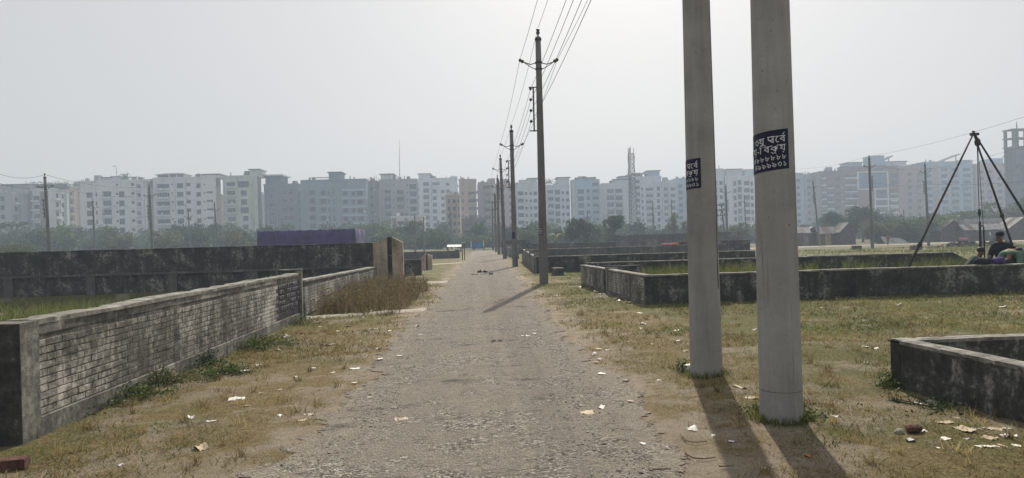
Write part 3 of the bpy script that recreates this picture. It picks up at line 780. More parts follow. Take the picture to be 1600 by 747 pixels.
# the row along the lane
row = [(850, 443, 58, 0.155, 0.095, "lone lane pole with dark fittings, third utility pole from the camera"),
       (805, 417, 203, 0.16, 0.10, "fourth utility pole in the row along the lane"),
       (789, 405.5, 247, 0.16, 0.10, "fifth utility pole in the lane row, slightly crooked"),
       (780, 400.0, 278, 0.16, 0.10, "sixth utility pole of the lane row, seen close beside the crooked one"),
       (775.5, 397.5, 305, 0.16, 0.10, "seventh utility pole of the lane row, hazy"),
       (771, 395.5, 318, 0.16, 0.10, "last thin hazy utility pole of the lane row")]
for i, (px, py, pt, rb, rt, lab) in enumerate(row):
    if i == 0: p = gnd(px, py); Y = p.y; X_ = p.x
    else:
        Y = 24.3 + 16.6 * i; X_ = at_y(px, py, Y).x
    H = at_y(px, pt, Y).z
    root = thing("utility_pole", lab, "utility pole", (X_, Y, 0), 0, "utility poles along the lane")
    lean = {0: 0.004, 1: 0.0, 2: -0.017, 3: 0.004}.get(i, 0)
    build_pole(root, H, rb, rt, 28 if i < 2 else 14, 8, 0)
    root.rotation_euler = (0, lean, 0)
    fittings(root, H, rt, rb, True, H - 2.35 if i < 4 else None)
    if i == 0:
        r3 = lambda z: rb + (rt - rb) * z / H
        b = MB(); zc = at_y(848, 361, Y).z
        V = []
        for k in range(9):
            a = R(-70 + 70 * k / 8); r = r3(zc) + .003
            V += [(r * math.sin(a), -r * math.cos(a), zc - .13), (r * math.sin(a), -r * math.cos(a), zc + .13)]
        b.add(V, [(2 * k, 2 * k + 2, 2 * k + 3, 2 * k + 1) for k in range(8)]); ps = b.build("poster", M['poster'], root)
        b = MB()
        for q in range(4):
            for k in range(1, 7):
                a, a2 = R(-70 + 70 * k / 8 + 1.5), R(-70 + 70 * (k + 1) / 8 - 1.5); r = r3(zc) + .006; z = zc + 0.085 - 0.057 * q
                b.add([(r * math.sin(a), -r * math.cos(a), z - .012), (r * math.sin(a2), -r * math.cos(a2), z - .012), (r * math.sin(a2), -r * math.cos(a2), z + .012), (r * math.sin(a), -r * math.cos(a), z + .012)], [(0, 1, 2, 3)])
        b.build("lettering", M['print'], ps)
    if i == 1:
        zc = at_y(804, 368, Y).z; b = MB(); r = rb + (rt - rb) * zc / H + .004
        V = []
        for k in range(7):
            a = R(-75 + 90 * k / 6); V += [(r * math.sin(a), -r * math.cos(a), zc - .2), (r * math.sin(a), -r * math.cos(a), zc + .2)]
        b.add(V, [(2 * k, 2 * k + 2, 2 * k + 3, 2 * k + 1) for k in range(6)]); b.build("poster", M['poster'], root)
    POLES.append((X_ + lean * H, Y, H, rt, rb))

# overhead lines along the lane: every conductor is one thing through all poles
def sagline(pts, sag, r, n=10):
    out = []
    for a, c in zip(pts[:-1], pts[1:]):
        a, c = Vector(a), Vector(c)
        for k in range(n):
            t = k / n; p = a.lerp(c, t); p.z -= sag * 4 * t * (1 - t); out.append(p)
    out.append(Vector(pts[-1])); return out
FIRST = (POLES[0][0] + 0.2, POLES[0][1] - 17, 9.0, .118, .176)
def conductor(fn, label, r=0.0065, sag=0.22, poles=None):
    pts = [fn(*p) for p in (poles or [FIRST] + POLES[:6])]
    b = MB(); b.tube(sagline(pts, sag, r), r, 5, False)
    tag(b.build("power_line", M['wire'], None, True), label, "power line", "overhead lines strung along the lane poles")
conductor(lambda x, y, H, rt, rb: (x, y, H + 0.30), "overhead line carried on the pole tops along the lane")
conductor(lambda x, y, H, rt, rb: (x - 0.66, y, H - 0.78), "overhead line on the insulators left of the lane poles")
conductor(lambda x, y, H, rt, rb: (x + 0.66, y, H - 0.78), "overhead line on the insulators right of the lane poles")
for k, nm in enumerate(("topmost", "second", "third", "lowest")):
    conductor(lambda x, y, H, rt, rb, k=k: (x - (rb + (rt - rb) * .75) - 0.2, y, H - 2.35 + 0.55 - 0.38 * k), f"{nm} of the four overhead lines on the side racks of the lane poles", 0.0065, 0.20, [FIRST] + POLES[:5])

# distant poles
far_poles = [  # px at top, top row, px at base, distance, base radius, label, rack
    (70, 276, 79, 64, .17, "dark crooked utility pole in front of the leftmost apartment blocks", -1),
    (145, 314, 149, 96, .15, "thin grey pole before the white block with a lamp on its roof", 0),
    (233, 293, 239, 80, .17, "dark pole between the two large white apartment blocks", -1),
    (294, 330, 299, 118, .15, "short hazy pole before the white block with the hipped roof pavilion", 0),
    (335, 318, 341, 105, .15, "pole at the right edge of the block with the hipped roof pavilion", -1),
    (407, 345, 409, 150, .14, "thin pole beside the purple tarpaulin screen", 0),
    (441, 345, 443, 150, .14, "thin pole above the purple tarpaulin screen", 0),
    (648, 338, 649, 105, .15, "thin dark pole standing past the ochre gate pillars", 0),
    (662, 341, 663, 115, .14, "hazy pole just right of the thin dark pole past the gate pillars", 0),
    (703, 327, 706, 130, .15, "hazy pole before the beige blocks left of the lane", 0),
    (1358, 247, 1363, 75.6, .17, "pale leaning utility pole before the bushes by the huts", 1),
    (1445, 257, 1451, 84, .17, "pale utility pole half behind the leafy bush left of the tripod", -1),
    (1270, 284, 1281, 112, .17, "leaning pole rising behind the yellow walled hut", -1),
    (1134, 291, 1137, 100, .16, "brownish pole between the two big utility poles", 1),
    (1163, 307, 1166, 130, .14, "thin hazy leaning pole left of the thickest pole", 0),
    (1020, 318, 1021, 125, .14, "dark pole with stacked fittings right of the lattice tower", 1),
    (1049, 314, 1050, 135, .14, "thin pole left of the second big utility pole", 0),
    (918, 331, 919, 125, .12, "thin pale pole in front of the round dark trees", 0),
    (1412, 330, 1413, 120, .12, "thin hazy pole behind the bushes left of the tripod", 0),
]
for (pxt, pt, pxb, Y, rb, lab, rk) in far_poles:
    top = at_y(pxt, pt, Y); base = at_y(pxb, hor(pxb) + EYE * FPX / Y, Y)
    z0 = float(gz(base.x, Y)); H = top.z - z0
    root = thing("utility_pole", lab, "utility pole", (base.x, Y, z0), 0, "distant utility poles")
    root.rotation_euler = (0, math.atan2(top.x - base.x, H), 0)
    build_pole(root, H, rb, rb * 0.62, 12, 6)
    fittings(root, H, rb * .62, rb, True, H - 2.6 if rk else None, rk or -1, 0.5)
# transformer pole, right of the second big pole
Y = 104; top = at_y(1127, 318, Y); base = at_y(1134, hor(1134) + EYE * FPX / Y, Y)
root = thing("utility_pole", "short pole crowded with dark insulators left of the brownish pole", "utility pole", (base.x, Y, 0), 0, "distant utility poles")
root.rotation_euler = (0, math.atan2(top.x - base.x, top.z), 0)
build_pole(root, top.z, .14, .09, 10, 4)
for dz in (0.25, 1.0, 1.75):
    b = MB(); b.bar((-0.75, 0, top.z - dz), (0.75, 0, top.z - dz), 0.08)
    for q in (-0.7, -0.3, 0.3, 0.7): b.tube([(q, 0, top.z - dz), (q, 0, top.z - dz + .3)], [0.10, 0.06], 6)
    b.build("crossarm", M['iron'], root)
# slim roadside posts by the far lane
for px, lab in ((722.5, "slim rusty post beside the far lane, the one nearer the wall"), (726, "slim rusty post with a pale top beside the far lane")):
    Y = 56; p = at_y(px, 400, Y); root = thing("post", lab, "post", (p.x, Y, 0))
    b = MB(); b.tube([(0, 0, -0.3), (0, 0, 1.35)], 0.035, 8); b.build("shaft", M['tin_rust'], root)
    b = MB(); b.tube([(0, 0, 1.352), (0, 0, 1.42)], 0.05, 8); b.build("cap", M['white'], root)

def free_line(pts, label, r, Ys, sag=0.6):
    P = [at_y(px, py, Y) for (px, py), Y in zip(pts, Ys)]
    b = MB(); b.tube(sagline(P, sag, r, 14), r, 5, False)
    tag(b.build("power_line", M['wire'], None, True), label, "power line", "overhead lines across the fields")
free_line([(1250, 264), (1358, 244), (1640, 170)], "single high overhead line over the top of the tripod", 0.011, [112, 75.6, 40], 0.3)
free_line([(1270, 285), (1362, 256), (1450, 264.5), (1640, 215)], "overhead line passing behind the tripod legs, the upper of a pair", 0.011, [112, 75.6, 84, 50], 0.3)
free_line([(1365, 285), (1452, 288), (1640, 278)], "overhead line low behind the tripod", 0.011, [75.8, 84.2, 80], 0.3)
free_line([(-20, 264), (70, 273), (234, 291), (335, 316)], "overhead line between the poles before the left apartment blocks", 0.014, [60, 64, 80, 105], 0.5)
free_line([(-20, 278), (75, 290), (238, 305)], "lower overhead line from the dark crooked pole on the left", 0.014, [60, 64, 80], 0.5)

# ------------------------------------------------------------------ apartment blocks
def facade(name, c, dirt=0.25):
    m = NT(name)
    n = m.noise(0.25, 7, 0.65); st = m.noise(0.9, 5, 0.6, stretch=(1, 1, 0.06))
    v = m.math('ADD', m.math('MULTIPLY', n, 0.55), m.math('MULTIPLY', st, 0.45))
    m.col(m.ramp(v, (0.34, tuple(x * (1 - dirt * 1.6) for x in c)), (0.48, tuple(x * (1 - dirt * .3) for x in c)), (0.65, c)))
    return m.m
FM = dict(white=facade("white_render", (0.70, 0.70, 0.71)), grey=facade("pale_grey_render", (0.36, 0.36, 0.37)), cool=facade("cool_white_render", (0.58, 0.63, 0.68)),
          teal=facade("slate_blue_render", (0.12, 0.17, 0.215)), blue=facade("dull_blue_render", (0.17, 0.245, 0.305)), cream=facade("pale_green_render", (0.55, 0.58, 0.52)),
          beige=facade("beige_render", (0.40, 0.32, 0.24)), pinkish=facade("pinkish_beige_render", (0.36, 0.28, 0.25)), brown=facade("brown_grey_render", (0.17, 0.145, 0.13)),
          brick=facade("brown_brick_cladding", (0.20, 0.125, 0.105)), side=facade("flank_shade_cement", (0.19, 0.18, 0.175), 0.35), raw=facade("raw_concrete_frame", (0.13, 0.115, 0.105), 0.4), sky=facade("pale_blue_render", (0.32, 0.45, 0.56)),  # side: cement grey kept dark to paint shade onto the flanks
          yellow=facade("yellow_green_render", (0.55, 0.53, 0.34)), dark=facade("dark_roof_edge", (0.10, 0.10, 0.11)), redroof=facade("dull_red_roof", (0.30, 0.17, 0.14)))
GLASS = [plain("dark_window_glass", (0.022, 0.028, 0.038), 0.35, 0.3, 0.5), plain("blue_window_glass", (0.03, 0.065, 0.14), 0.35, 0.3, 0.5), plain("curtained_window", (0.07, 0.07, 0.075), 0.5, 0.4, 0.7),
         plain("blue_curtain_glass", (0.06, 0.17, 0.34), 0.2, 0.2, 0.3)]
for g_ in GLASS: g_.node_tree.nodes['Principled BSDF'].inputs['Specular IOR Level'].default_value = 0.08
FRAME = [plain("pale_window_frame", (0.5, 0.5, 0.5), 0.6, 0.1), plain("dark_window_frame", (0.06, 0.06, 0.07), 0.6, 0.1)]
CLOTHS = [plain('red_laundry', (.35, .06, .06)), plain('blue_laundry', (.08, .13, .32)), plain('white_laundry', (.6, .6, .6)), plain('yellow_laundry', (.45, .36, .10)), plain('dark_laundry', (.05, .05, .06))]
_win = {}
def win_mesh(glass, frame, kind, var):
    key = (glass, frame, kind, var)
    if key in _win: return _win[key]
    b = MB(); e = 0.07 if kind == 'v' else 0.045
    b.cur = 1; b.add([(-.5, .12, -.5), (.5, .12, -.5), (.5, .12, .5), (-.5, .12, .5)], [(0, 1, 2, 3)])
    b.cur = 0
    for x0, x1, z0, z1 in ((-.5, -.5 + e, -.5, .5), (.5 - e, .5, -.5, .5), (-.5 + e, .5 - e, -.5, -.5 + e), (-.5 + e, .5 - e, .5 - e, .5)): b.box(x0, x1, .02, .11, z0, z1)
    for x in ([0.0], [-0.17, 0.17], [0.1])[var % 3] if kind != 'v' else []: b.box(x - .018, x + .018, .04, .11, -.5 + e, .5 - e)
    if kind == 'w' and var % 2: b.box(-.5 + e, .5 - e, .05, .112, .18, .215)
    if kind == 'w':
        b.cur = 2; b.box(-.56, .56, -.30, -.002, .53, .57); b.box(-.54, .54, -.08, -.002, -.55, -.52)
    me = b.mesh("window", [FRAME[frame], GLASS[glass], FM['grey']]); _win[key] = me; return me
_box = {}
def unit_box(mat):
    if mat not in _box:
        b = MB(); b.box(-.5, .5, -.5, .5, -.5, .5); _box[mat] = b.mesh("slab", mat)
    return _box[mat]
def slab(name, mat, par, x0, x1, y0, y1, z0, z1):
    return link(name, unit_box(mat), par, ((x0 + x1) / 2, (y0 + y1) / 2, (z0 + z1) / 2), (0, 0, 0), (x1 - x0, y1 - y0, z1 - z0))

def block(label, xl, xr, top, d, mat, cols, heads=(), bands=(), strips=(), depth=4.5, glass=0, frame=1, zb=-1.8, sidewin=0, parapet=True, bal=None):
    mat = FM[mat] if isinstance(mat, str) else mat
    ym = (top + 385) / 2
    X0, X1 = at_y(xl, ym, d).x, at_y(xr, ym, d).x
    ox = (X0 + X1) / 2
    root = thing("apartment_block", label, "apartment block", (ox, d, zb))
    P = lambda px, py: at_y(px, py, d)
    zt = P((xl + xr) / 2, top).z - zb
    hw = (X1 - X0) / 2
    rects = []
    for (kind, a, e, y0, y1, n, stp) in cols:
        xa, xe = P(a, y0).x - ox, P(e, y0).x - ox
        za = P((a + e) / 2, y0).z - zb; hh = (y1 - y0) * d / FPX
        for i in range(n):
            zz1 = za - i * stp * d / FPX; zz0 = zz1 - hh
            if zz0 < 0.3 or zz1 > zt - 0.1 or xa < -hw + 0.05 or xe > hw - 0.05: continue
            rects.append((kind, xa, xe, zz0, zz1))
    # wall face with real openings
    xs = sorted({-hw, hw, *[round(r[1], 3) for r in rects], *[round(r[2], 3) for r in rects]})
    zs = sorted({0.0, zt, *[round(r[3], 3) for r in rects], *[round(r[4], 3) for r in rects]})
    b = MB(); vid = {}
    def vi(i, k):
        if (i, k) not in vid: vid[(i, k)] = len(b.v); b.v.append((xs[i], 0.0, zs[k]))
        return vid[(i, k)]
    for i in range(len(xs) - 1):
        xm = (xs[i] + xs[i + 1]) / 2
        near_ = [r for r in rects if r[1] < xm < r[2]]
        for k in range(len(zs) - 1):
            zm = (zs[k] + zs[k + 1]) / 2
            if any(r[3] < zm < r[4] for r in near_): continue
            b.f.append((vi(i, k), vi(i + 1, k), vi(i + 1, k + 1), vi(i, k + 1))); b.mi.append(0)
    for kind, xa, xe, z0, z1 in rects:
        dp = 1.1 if kind == 'b' else 0.26
        b.add([(xa, 0, z0), (xe, 0, z0), (xe, 0, z1), (xa, 0, z1), (xa, dp, z0), (xe, dp, z0), (xe, dp, z1), (xa, dp, z1)],
              [(0, 4, 5, 1), (1, 5, 6, 2), (2, 6, 7, 3), (3, 7, 4, 0), (4, 7, 6, 5)])
    b.add([(-hw, 0, 0), (hw, 0, 0), (hw, depth, 0), (-hw, depth, 0), (-hw, 0, zt), (hw, 0, zt), (hw, depth, zt), (-hw, depth, zt)],
          [(1, 2, 6, 5), (2, 3, 7, 6), (3, 0, 4, 7), (4, 5, 6, 7)])
    b.build("wall", mat, root)
    rr = random.Random(int(xl * 7 + xr))
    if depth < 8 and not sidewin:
        for sx in (-1, 1): slab("side_shade_slab", FM['side'], root, min(sx * (hw + .003), sx * (hw + .06)), max(sx * (hw + .003), sx * (hw + .06)), .05, depth - .05, .02, zt - .05)  # added cement slabs whose dark colour stands in for shade on the flanks
    balm = FM[bal] if bal else mat
    for kind, xa, xe, z0, z1 in rects:
        gl = glass if rr.random() > 0.25 else (2 if rr.random() < .6 else 0)
        k2 = kind if kind in 'wv' else 'g'
        if kind == 'G': gl = 3
        y = 0.9 if kind == 'b' else 0.05
        link("window", win_mesh(gl, frame, k2, rr.randrange(6)), root, ((xa + xe) / 2, y, (z0 + z1) / 2), (0, 0, 0), (xe - xa - .02, 1, z1 - z0 - .02))
        if kind == 'b':
            hh = z1 - z0
            slab("balcony", balm, root, xa - 0.15, xe + 0.15, -0.75, -0.003, z0 - 0.30, z0 + hh * 0.16)
            if rr.random() < 0.5: slab("railing", FRAME[1], root, xa - 0.1, xe + 0.1, -0.72, -0.66, z0 + hh * .30, z0 + hh * .335)
    if parapet:
        slab("parapet", mat, root, -hw - 0.12, hw + 0.12, -0.12, depth + .1, zt + 0.002, zt + 0.55)
    for hd in heads:          # (px0, px1, top row, bottom row or None, material, y setback, depth, cap)
        a, e, t, bt, hm, sb, dp, cap = hd
        xa, xe = P(a, t).x - ox, P(e, t).x - ox
        z1 = P((a + e) / 2, t).z - zb; z0 = (P((a + e) / 2, bt).z - zb) if bt else zt + 0.003
        nm = "stair_head" if bt is None else "roof_structure"
        slab(nm, FM[hm], root, xa, xe, sb, sb + dp, z0, z1)
        if cap: slab("roof_slab", FM['dark' if cap == 2 else 'grey'], root, xa - 0.5, xe + 0.5, sb - 0.5, sb + dp + 0.4, z1 + 0.003, z1 + 0.28)
    for (a, e, y0, h, n, stp, bm) in bands:
        xa, xe = P(a, y0).x - ox, P(e, y0).x - ox
        for i in range(n):
            z1 = P((a + e) / 2, y0).z - zb - i * stp * d / FPX
            slab("floor_band", FM[bm], root, max(xa, -hw), min(xe, hw), -0.16, -0.004, z1 - h * d / FPX, z1)
    for (a, e, y0, y1, bm) in strips:
        xa, xe = P(a, y0).x - ox, P(e, y0).x - ox
        slab("vertical_strip", FM[bm], root, xa, xe, -0.22, -0.006, max(0.1, P(a, y1).z - zb), P(a, y0).z - zb)
    for q in range(2 + int(hw / 6)):                # rain pipes and air conditioners
        x = rr.uniform(-hw + .4, hw - .4)
        if not any(r[1] - .15 < x < r[2] + .15 for r in rects):
            slab("drain_pipe", FM['grey'], root, x - .06, x + .06, -.13, -.005, .2, zt - .3)
    for (kind, xa, xe, z0, z1) in rects:
        if kind == 'w' and rr.random() < 0.14:
            slab("air_conditioner", FRAME[0], root, xe + .12, min(xe + .95, hw), -.42, -.008, z0 - .1, z0 + .45)
    if sidewin:                                     # openings down the flank that shows
        sx = hw if sidewin > 0 else -hw
        fl = 3.05; n = int((zt - 2) / fl)
        for i in range(n):
            for j in range(max(2, int(depth / 5))):
                yy = 2.2 + j * (depth - 4) / max(1, int(depth / 5) - 1) if depth > 9 else 2 + j * 3
                link("window", win_mesh(0, frame, 'w', rr.randrange(6)), root, (sx + (0.12 if sx > 0 else -0.12), yy, zt - 1.9 - i * fl), (0, 0, R(90 if sx > 0 else -90)), (1.5, 1, 1.4))
                if j % 2 == 0: slab("balcony", balm, root, sx + (.005 if sx > 0 else -.9), sx + (.9 if sx > 0 else -.005), yy - 1.6, yy + 1.6, zt - 3.6 - i * fl, zt - 2.75 - i * fl)
        for yy in np.arange(0.6, depth, 3.4):
            slab("vertical_strip", mat, root, sx + (.004 if sx > 0 else -.35), sx + (.35 if sx > 0 else -.004), yy - .25, yy + .25, .1, zt - .3)
    for (kind, xa, xe, z0, z1) in rects:
        if kind == 'b' and rr.random() < .3:
            xx = rr.uniform(xa + .2, xe - .9); slab("laundry", rr.choice(CLOTHS), root, xx, xx + rr.uniform(.4, .8), -.80, -.765, z0 + (z1 - z0) * rr.uniform(.02, .12), z0 + (z1 - z0) * rr.uniform(.42, .55))
        if kind == 'b' and rr.random() < .35:
            zz = z0 + (z1 - z0) * .5
            for q in range(5): slab("grille", FRAME[0], root, xa + (xe - xa) * (q + .5) / 5 - .03, xa + (xe - xa) * (q + .5) / 5 + .03, -.70, -.66, z0 + (z1 - z0) * .165, z1)
    for q in range(rr.randrange(2, 6)):
        xx = rr.uniform(-hw + .4, hw - .6); slab("column_stub", mat, root, xx, xx + .35, .4 + (q % 2) * 2.5, .75 + (q % 2) * 2.5, zt + .3, zt + rr.uniform(1.0, 1.9))
    if rr.random() < .5:
        xx = rr.uniform(-hw + .5, hw - 3.5); slab("roof_shed", FM[rr.choice(('grey', 'brown', 'dark'))], root, xx, xx + rr.uniform(1.8, 3.2), 1.2, 3.2, zt + .3, zt + rr.uniform(1.9, 2.5))
    # clutter on the roof: tanks and bristling rods
    for q in range(rr.randrange(1, 4)):
        x = rr.uniform(-hw + 1, hw - 1); t = MB()
        t.tube([(x, depth * .55, zt), (x, depth * .55, zt + 1.5), (x, depth * .55, zt + 1.7)], [0.7, 0.7, 0.3], 10)
        t.build("water_tank", FM['dark'] if q % 2 else FM['grey'], root, True)
    return root, ox, zt, hw

# from left to right
block("low grey block cut by the left picture edge, farthest left of all the blocks", -40, 19, 303, 236, 'grey',
      [('w', 0, 6.5, 307, 314, 6, 13.7), ('b', -30, -14, 306, 315, 6, 13.7)], [(-30, 22, 287, None, 'grey', 6, 8, 2)], depth=16, sidewin=1)
rt_, *_ = block("brown and white striped block with roof garden, behind the dark crooked pole", 23.5, 84, 297, 244, 'white',
      [('w', 28, 38.5, 307, 313.5, 6, 13.8), ('b', 50.5, 61.5, 306, 314, 6, 13.8), ('b', 76, 83.5, 306, 314, 6, 13.8)],
      [(28, 42, 291, None, 'sky', 1, 4, 0), (29, 56, 286.5, None, 'grey', 7, 6, 2)], strips=[(40, 49.5, 299, 392, 'brown'), (62.5, 75, 299, 392, 'brown')], depth=9, sidewin=1)
block("narrow pale block receding behind the brown and white striped block", 92, 106, 294, 262, 'beige', [('w', 95, 100, 300, 306, 6, 13)], depth=22, sidewin=1)
block("slim yellowish block just left of the large white block with the roof lamp", 110, 123, 303, 275, 'yellow', [('w', 113, 118, 308, 314, 6, 12.5)], depth=20, sidewin=1)
rt_, ox, zt, hw = block("large white block with a lamp on its roof and a raised centre bay", 125.5, 230.5, 284, 250, 'white',
      [('w', 135, 144.5, 301, 309, 6, 13.9), ('v', 149, 151.8, 301, 307, 6, 13.9), ('b', 159.6, 173.6, 299, 309, 6, 13.9), ('v', 180.6, 184, 287, 290.5, 7, 13.9),
       ('w', 185.5, 194, 299.5, 308, 6, 13.8), ('v', 204.6, 209.5, 286, 290.5, 7, 13.8), ('b', 212.6, 219.6, 288, 295.5, 7, 13.7), ('v', 227.2, 230.2, 288, 294, 7, 13.7)],
      [(145.5, 173, 277.5, None, 'white', 2, 8, 2), (173.5, 184.5, 276, None, 'white', 1, 6, 1), (199, 208, 276.5, None, 'grey', 3, 4, 2), (212, 230, 280.5, None, 'white', 3, 6, 2)], sidewin=0)
p = at_y(178.9, 276, 250); q = at_y(178.2, 259.5, 250)
b = MB(); b.tube([(p.x - ox, 1.5, p.z + 1.8), (q.x - ox, 1.5, q.z + 1.8), (q.x - ox - .7, 1.5, q.z + 1.95)], 0.08, 6); b.box(q.x - ox - 1.1, q.x - ox - .5, 1.3, 1.7, q.z + 1.8, q.z + 2.0)
b.build("lamp_mast", FRAME[1], rt_)
rt_, ox, zt, hw = block("large white block with a hipped roof pavilion on top", 240.2, 338.5, 279, 252, 'white',
      [('b', 244, 264.5, 287.5, 295.5, 7, 13.5), ('v', 267.4, 270.2, 286.8, 289.6, 6, 13.4), ('w', 276, 286, 286.5, 293.5, 7, 13.5), ('w', 290.8, 297.4, 286, 291, 6, 13.1),
       ('w', 306.5, 313, 287, 293.5, 7, 13.4), ('v', 318, 320.4, 287, 289.5, 6, 13.2), ('v', 322.5, 332.5, 299, 302, 6, 13.1)],
      [(313, 339.5, 272.5, None, 'white', 1, 7, 2), (304.5, 308.5, 270.5, None, 'dark', 2, 2, 0)], sidewin=0)
P = lambda px, py: at_y(px, py, 252)
x0, x1 = P(241, 275).x - ox, P(288, 275).x - ox; z0, z1 = zt + .56, P(265, 272.5).z + 1.8; zr = P(265, 268.8).z + 1.8
slab("pavilion_wall", FM['white'], rt_, x0 + .5, x1 - .5, 1, 7, z0, z1)
for k in range(9):
    xa = x0 + .9 + (x1 - x0 - 1.8) * k / 9; link("window", win_mesh(0, 0, 'g', k), rt_, (xa + .55, .85, (z0 + z1) / 2), (0, 0, 0), (.95, 1, (z1 - z0) * .7))
b = MB(); b.add([(x0 - .3, .2, z1), (x1 + .3, .2, z1), (x1 + .3, 7.8, z1), (x0 - .3, 7.8, z1), (x0 + 2.2, 4, zr), (x1 - 2.2, 4, zr)], [(0, 1, 5, 4), (1, 2, 5), (2, 3, 4, 5), (3, 0, 4), (3, 2, 1, 0)])
b.build("hipped_roof", FM['dark'], rt_)
block("pale narrow flank of a block in the gap left of the pale green block", 342.5, 346.5, 312, 300, 'brown', [('v', 343, 345, 310, 316, 5, 11.5)], depth=12)
block("pale green block with a yellowish bay and a tall right tower", 349.5, 403, 276.5, 252, 'cream',
      [('b', 353.5, 367, 284.5, 292.5, 7, 13.4), ('w', 371.5, 388.8, 283.3, 292.5, 1, 13), ('w', 376.2, 385.5, 298, 306, 2, 13.5), ('w', 375.5, 388.5, 324.3, 332.5, 1, 13),
       ('w', 379.5, 388, 337.8, 345, 2, 13.3), ('w', 394, 402.2, 291, 297.5, 7, 13.2)],
      [(389.5, 404, 265, None, 'cream', 0.3, 8, 1)], strips=[(370.4, 371.2, 279, 390, 'yellow'), (389.4, 392.5, 279, 390, 'yellow')], glass=1)
block("narrow bluish block seen in the gap beside the slate blue tower", 405.5, 410.5, 306, 310, 'blue', [('w', 406, 409, 306, 310, 6, 11)])
block("slate blue block with white framed windows and a flat capped tower", 413.5, 466.5, 289.5, 258, 'teal',
      [('w', 441, 447.8, 297, 304.2, 6, 13.2), ('w', 450.3, 458.3, 297, 304.2, 6, 13.2), ('w', 420, 428, 303.5, 310.5, 6, 13.2)],
      [(414.5, 439, 275, 289.4, 'teal', 0.0, 9, 0), (412.8, 443.5, 273, 275, 'white', -1.2, 11, 0)], frame=0)
rt_, ox, zt, hw = block("wide dull blue block with pale floor bands and a raised centre shaft", 471.5, 573, 282.5, 258, 'blue',
      [('w', 483, 492, 297, 304, 7, 13.1), ('w', 501, 508.6, 298, 305, 6, 13.1), ('w', 512.6, 521.6, 298, 305, 6, 13.1), ('w', 535.4, 542.8, 299, 305.5, 6, 13.1),
       ('w', 549, 554.5, 299, 305.5, 6, 13.1), ('w', 557.8, 567, 299, 305.5, 6, 13.1)],
      [(514, 532.5, 270, None, 'blue', -0.6, 8, 2), (533.5, 572, 280.6, None, 'redroof', 0, 8, 0)],
      bands=[(533.5, 574, 295.3, 2.6, 6, 13.1, 'sky'), (494, 524, 308, 1.6, 5, 13.1, 'sky')], strips=[(514, 520, 283, 390, 'blue')], frame=1, sidewin=-1)
P = lambda px, py: at_y(px, py, 258)
b = MB()
za, zb_ = P(495, 277.5).z + 1.8, zt + .5
xa, xb = P(482, 277.5).x - ox, P(513, 277.5).x - ox
b.bar((xa, 1, zb_), (xa, 1, za), .3); b.bar((xa, 1, za), (xb, 1, za), .3); b.build("pipe_frame", FM['brown'], rt_)
rt_, ox, zt, hw = block("brown unfinished block bristling with rods beside the wide dull blue block", 575, 590, 284.5, 268, 'brown', [('w', 578, 583, 292, 298, 6, 12.6)], depth=10)
for k in range(9):
    b = MB(); x = -hw + .3 + 2 * hw * k / 9; b.bar((x, .5 + (k % 3) * 2, zt), (x + random.uniform(-.2, .2), .5 + (k % 3) * 2, zt + random.uniform(1.5, 3.2)), .13); b.build("rod", FM['brown'], rt_)
rt_, ox, zt, hw = block("grey block with arched balconies and a tall whip mast on its roof", 594, 652, 282, 270, 'grey',
      [('b', 600.7, 610.5, 297, 304.5, 6, 11.6), ('b', 619.6, 630.4, 297, 305, 6, 11.6), ('w', 639.8, 650, 288, 295, 7, 11.6), ('v', 613.5, 616, 288, 290.5, 7, 11.6), ('v', 635, 637.5, 288, 290.5, 7, 11.6)],
      [(594.5, 613.5, 272.5, None, 'white', 0.2, 8, 2), (639, 649, 280.5, None, 'grey', 1, 6, 0)], sidewin=1)
p, q = at_y(623.2, 282, 270), at_y(622.3, 217, 270)
b = MB(); b.tube([(p.x - ox, 3, zt), (q.x - ox, 3, q.z + 1.8)], [.14, .06], 6); b.build("whip_mast", FRAME[1], rt_)
block("pale blue white block with two raised roof heads, left of the beige blocks", 654, 714.5, 280, 320, 'cool',
      [('b', 660.8, 670, 284.5, 292, 8, 10.5), ('b', 674.8, 686.8, 285, 290.5, 1, 10), ('w', 675.6, 682, 296, 302, 7, 10.5), ('w', 697, 702, 286, 290, 2, 10.5), ('w', 689, 694.5, 297, 302, 7, 10.5)],
      [(653.8, 671.5, 271.8, None, 'cool', 0.2, 8, 1), (703, 714.2, 275.2, None, 'cool', 0.5, 8, 0)], sidewin=1)
block("cream block with many small windows in front of a beige tower", 697.5, 719, 307, 205, 'beige',
      [('w', 699.6, 702.6, 311.5, 317.5, 6, 11.7), ('w', 707.6, 711.6, 311.5, 317.5, 6, 11.7), ('v', 715, 717.6, 311.5, 316.5, 5, 11.7)], depth=10)
block("beige tower with dark stacked balconies left of the lane's end", 718.5, 745, 282, 262, 'beige',
      [('b', 731, 743.4, 299.5, 306.5, 7, 11.7), ('v', 721.5, 724, 300, 305, 6, 11.7)], [(720, 738, 279.2, None, 'brown', 1, 8, 0)], depth=12)
block("pinkish beige block beside the far lane poles, left one", 748.5, 774, 286.5, 270, 'pinkish',
      [('b', 755.2, 765.6, 289.5, 297, 7, 11.8), ('v', 768.5, 771, 290, 294, 7, 11.8)], [(762.5, 773.6, 278.5, None, 'pinkish', .5, 6, 0)], sidewin=-1)
block("pinkish beige block directly behind the row of lane poles", 775, 806, 289, 285, 'pinkish',
      [('w', 781, 788, 293, 299, 7, 11.2), ('w', 795, 800, 293, 299, 7, 11.2)], [(784.5, 794.5, 279.5, None, 'pinkish', .5, 6, 0)])
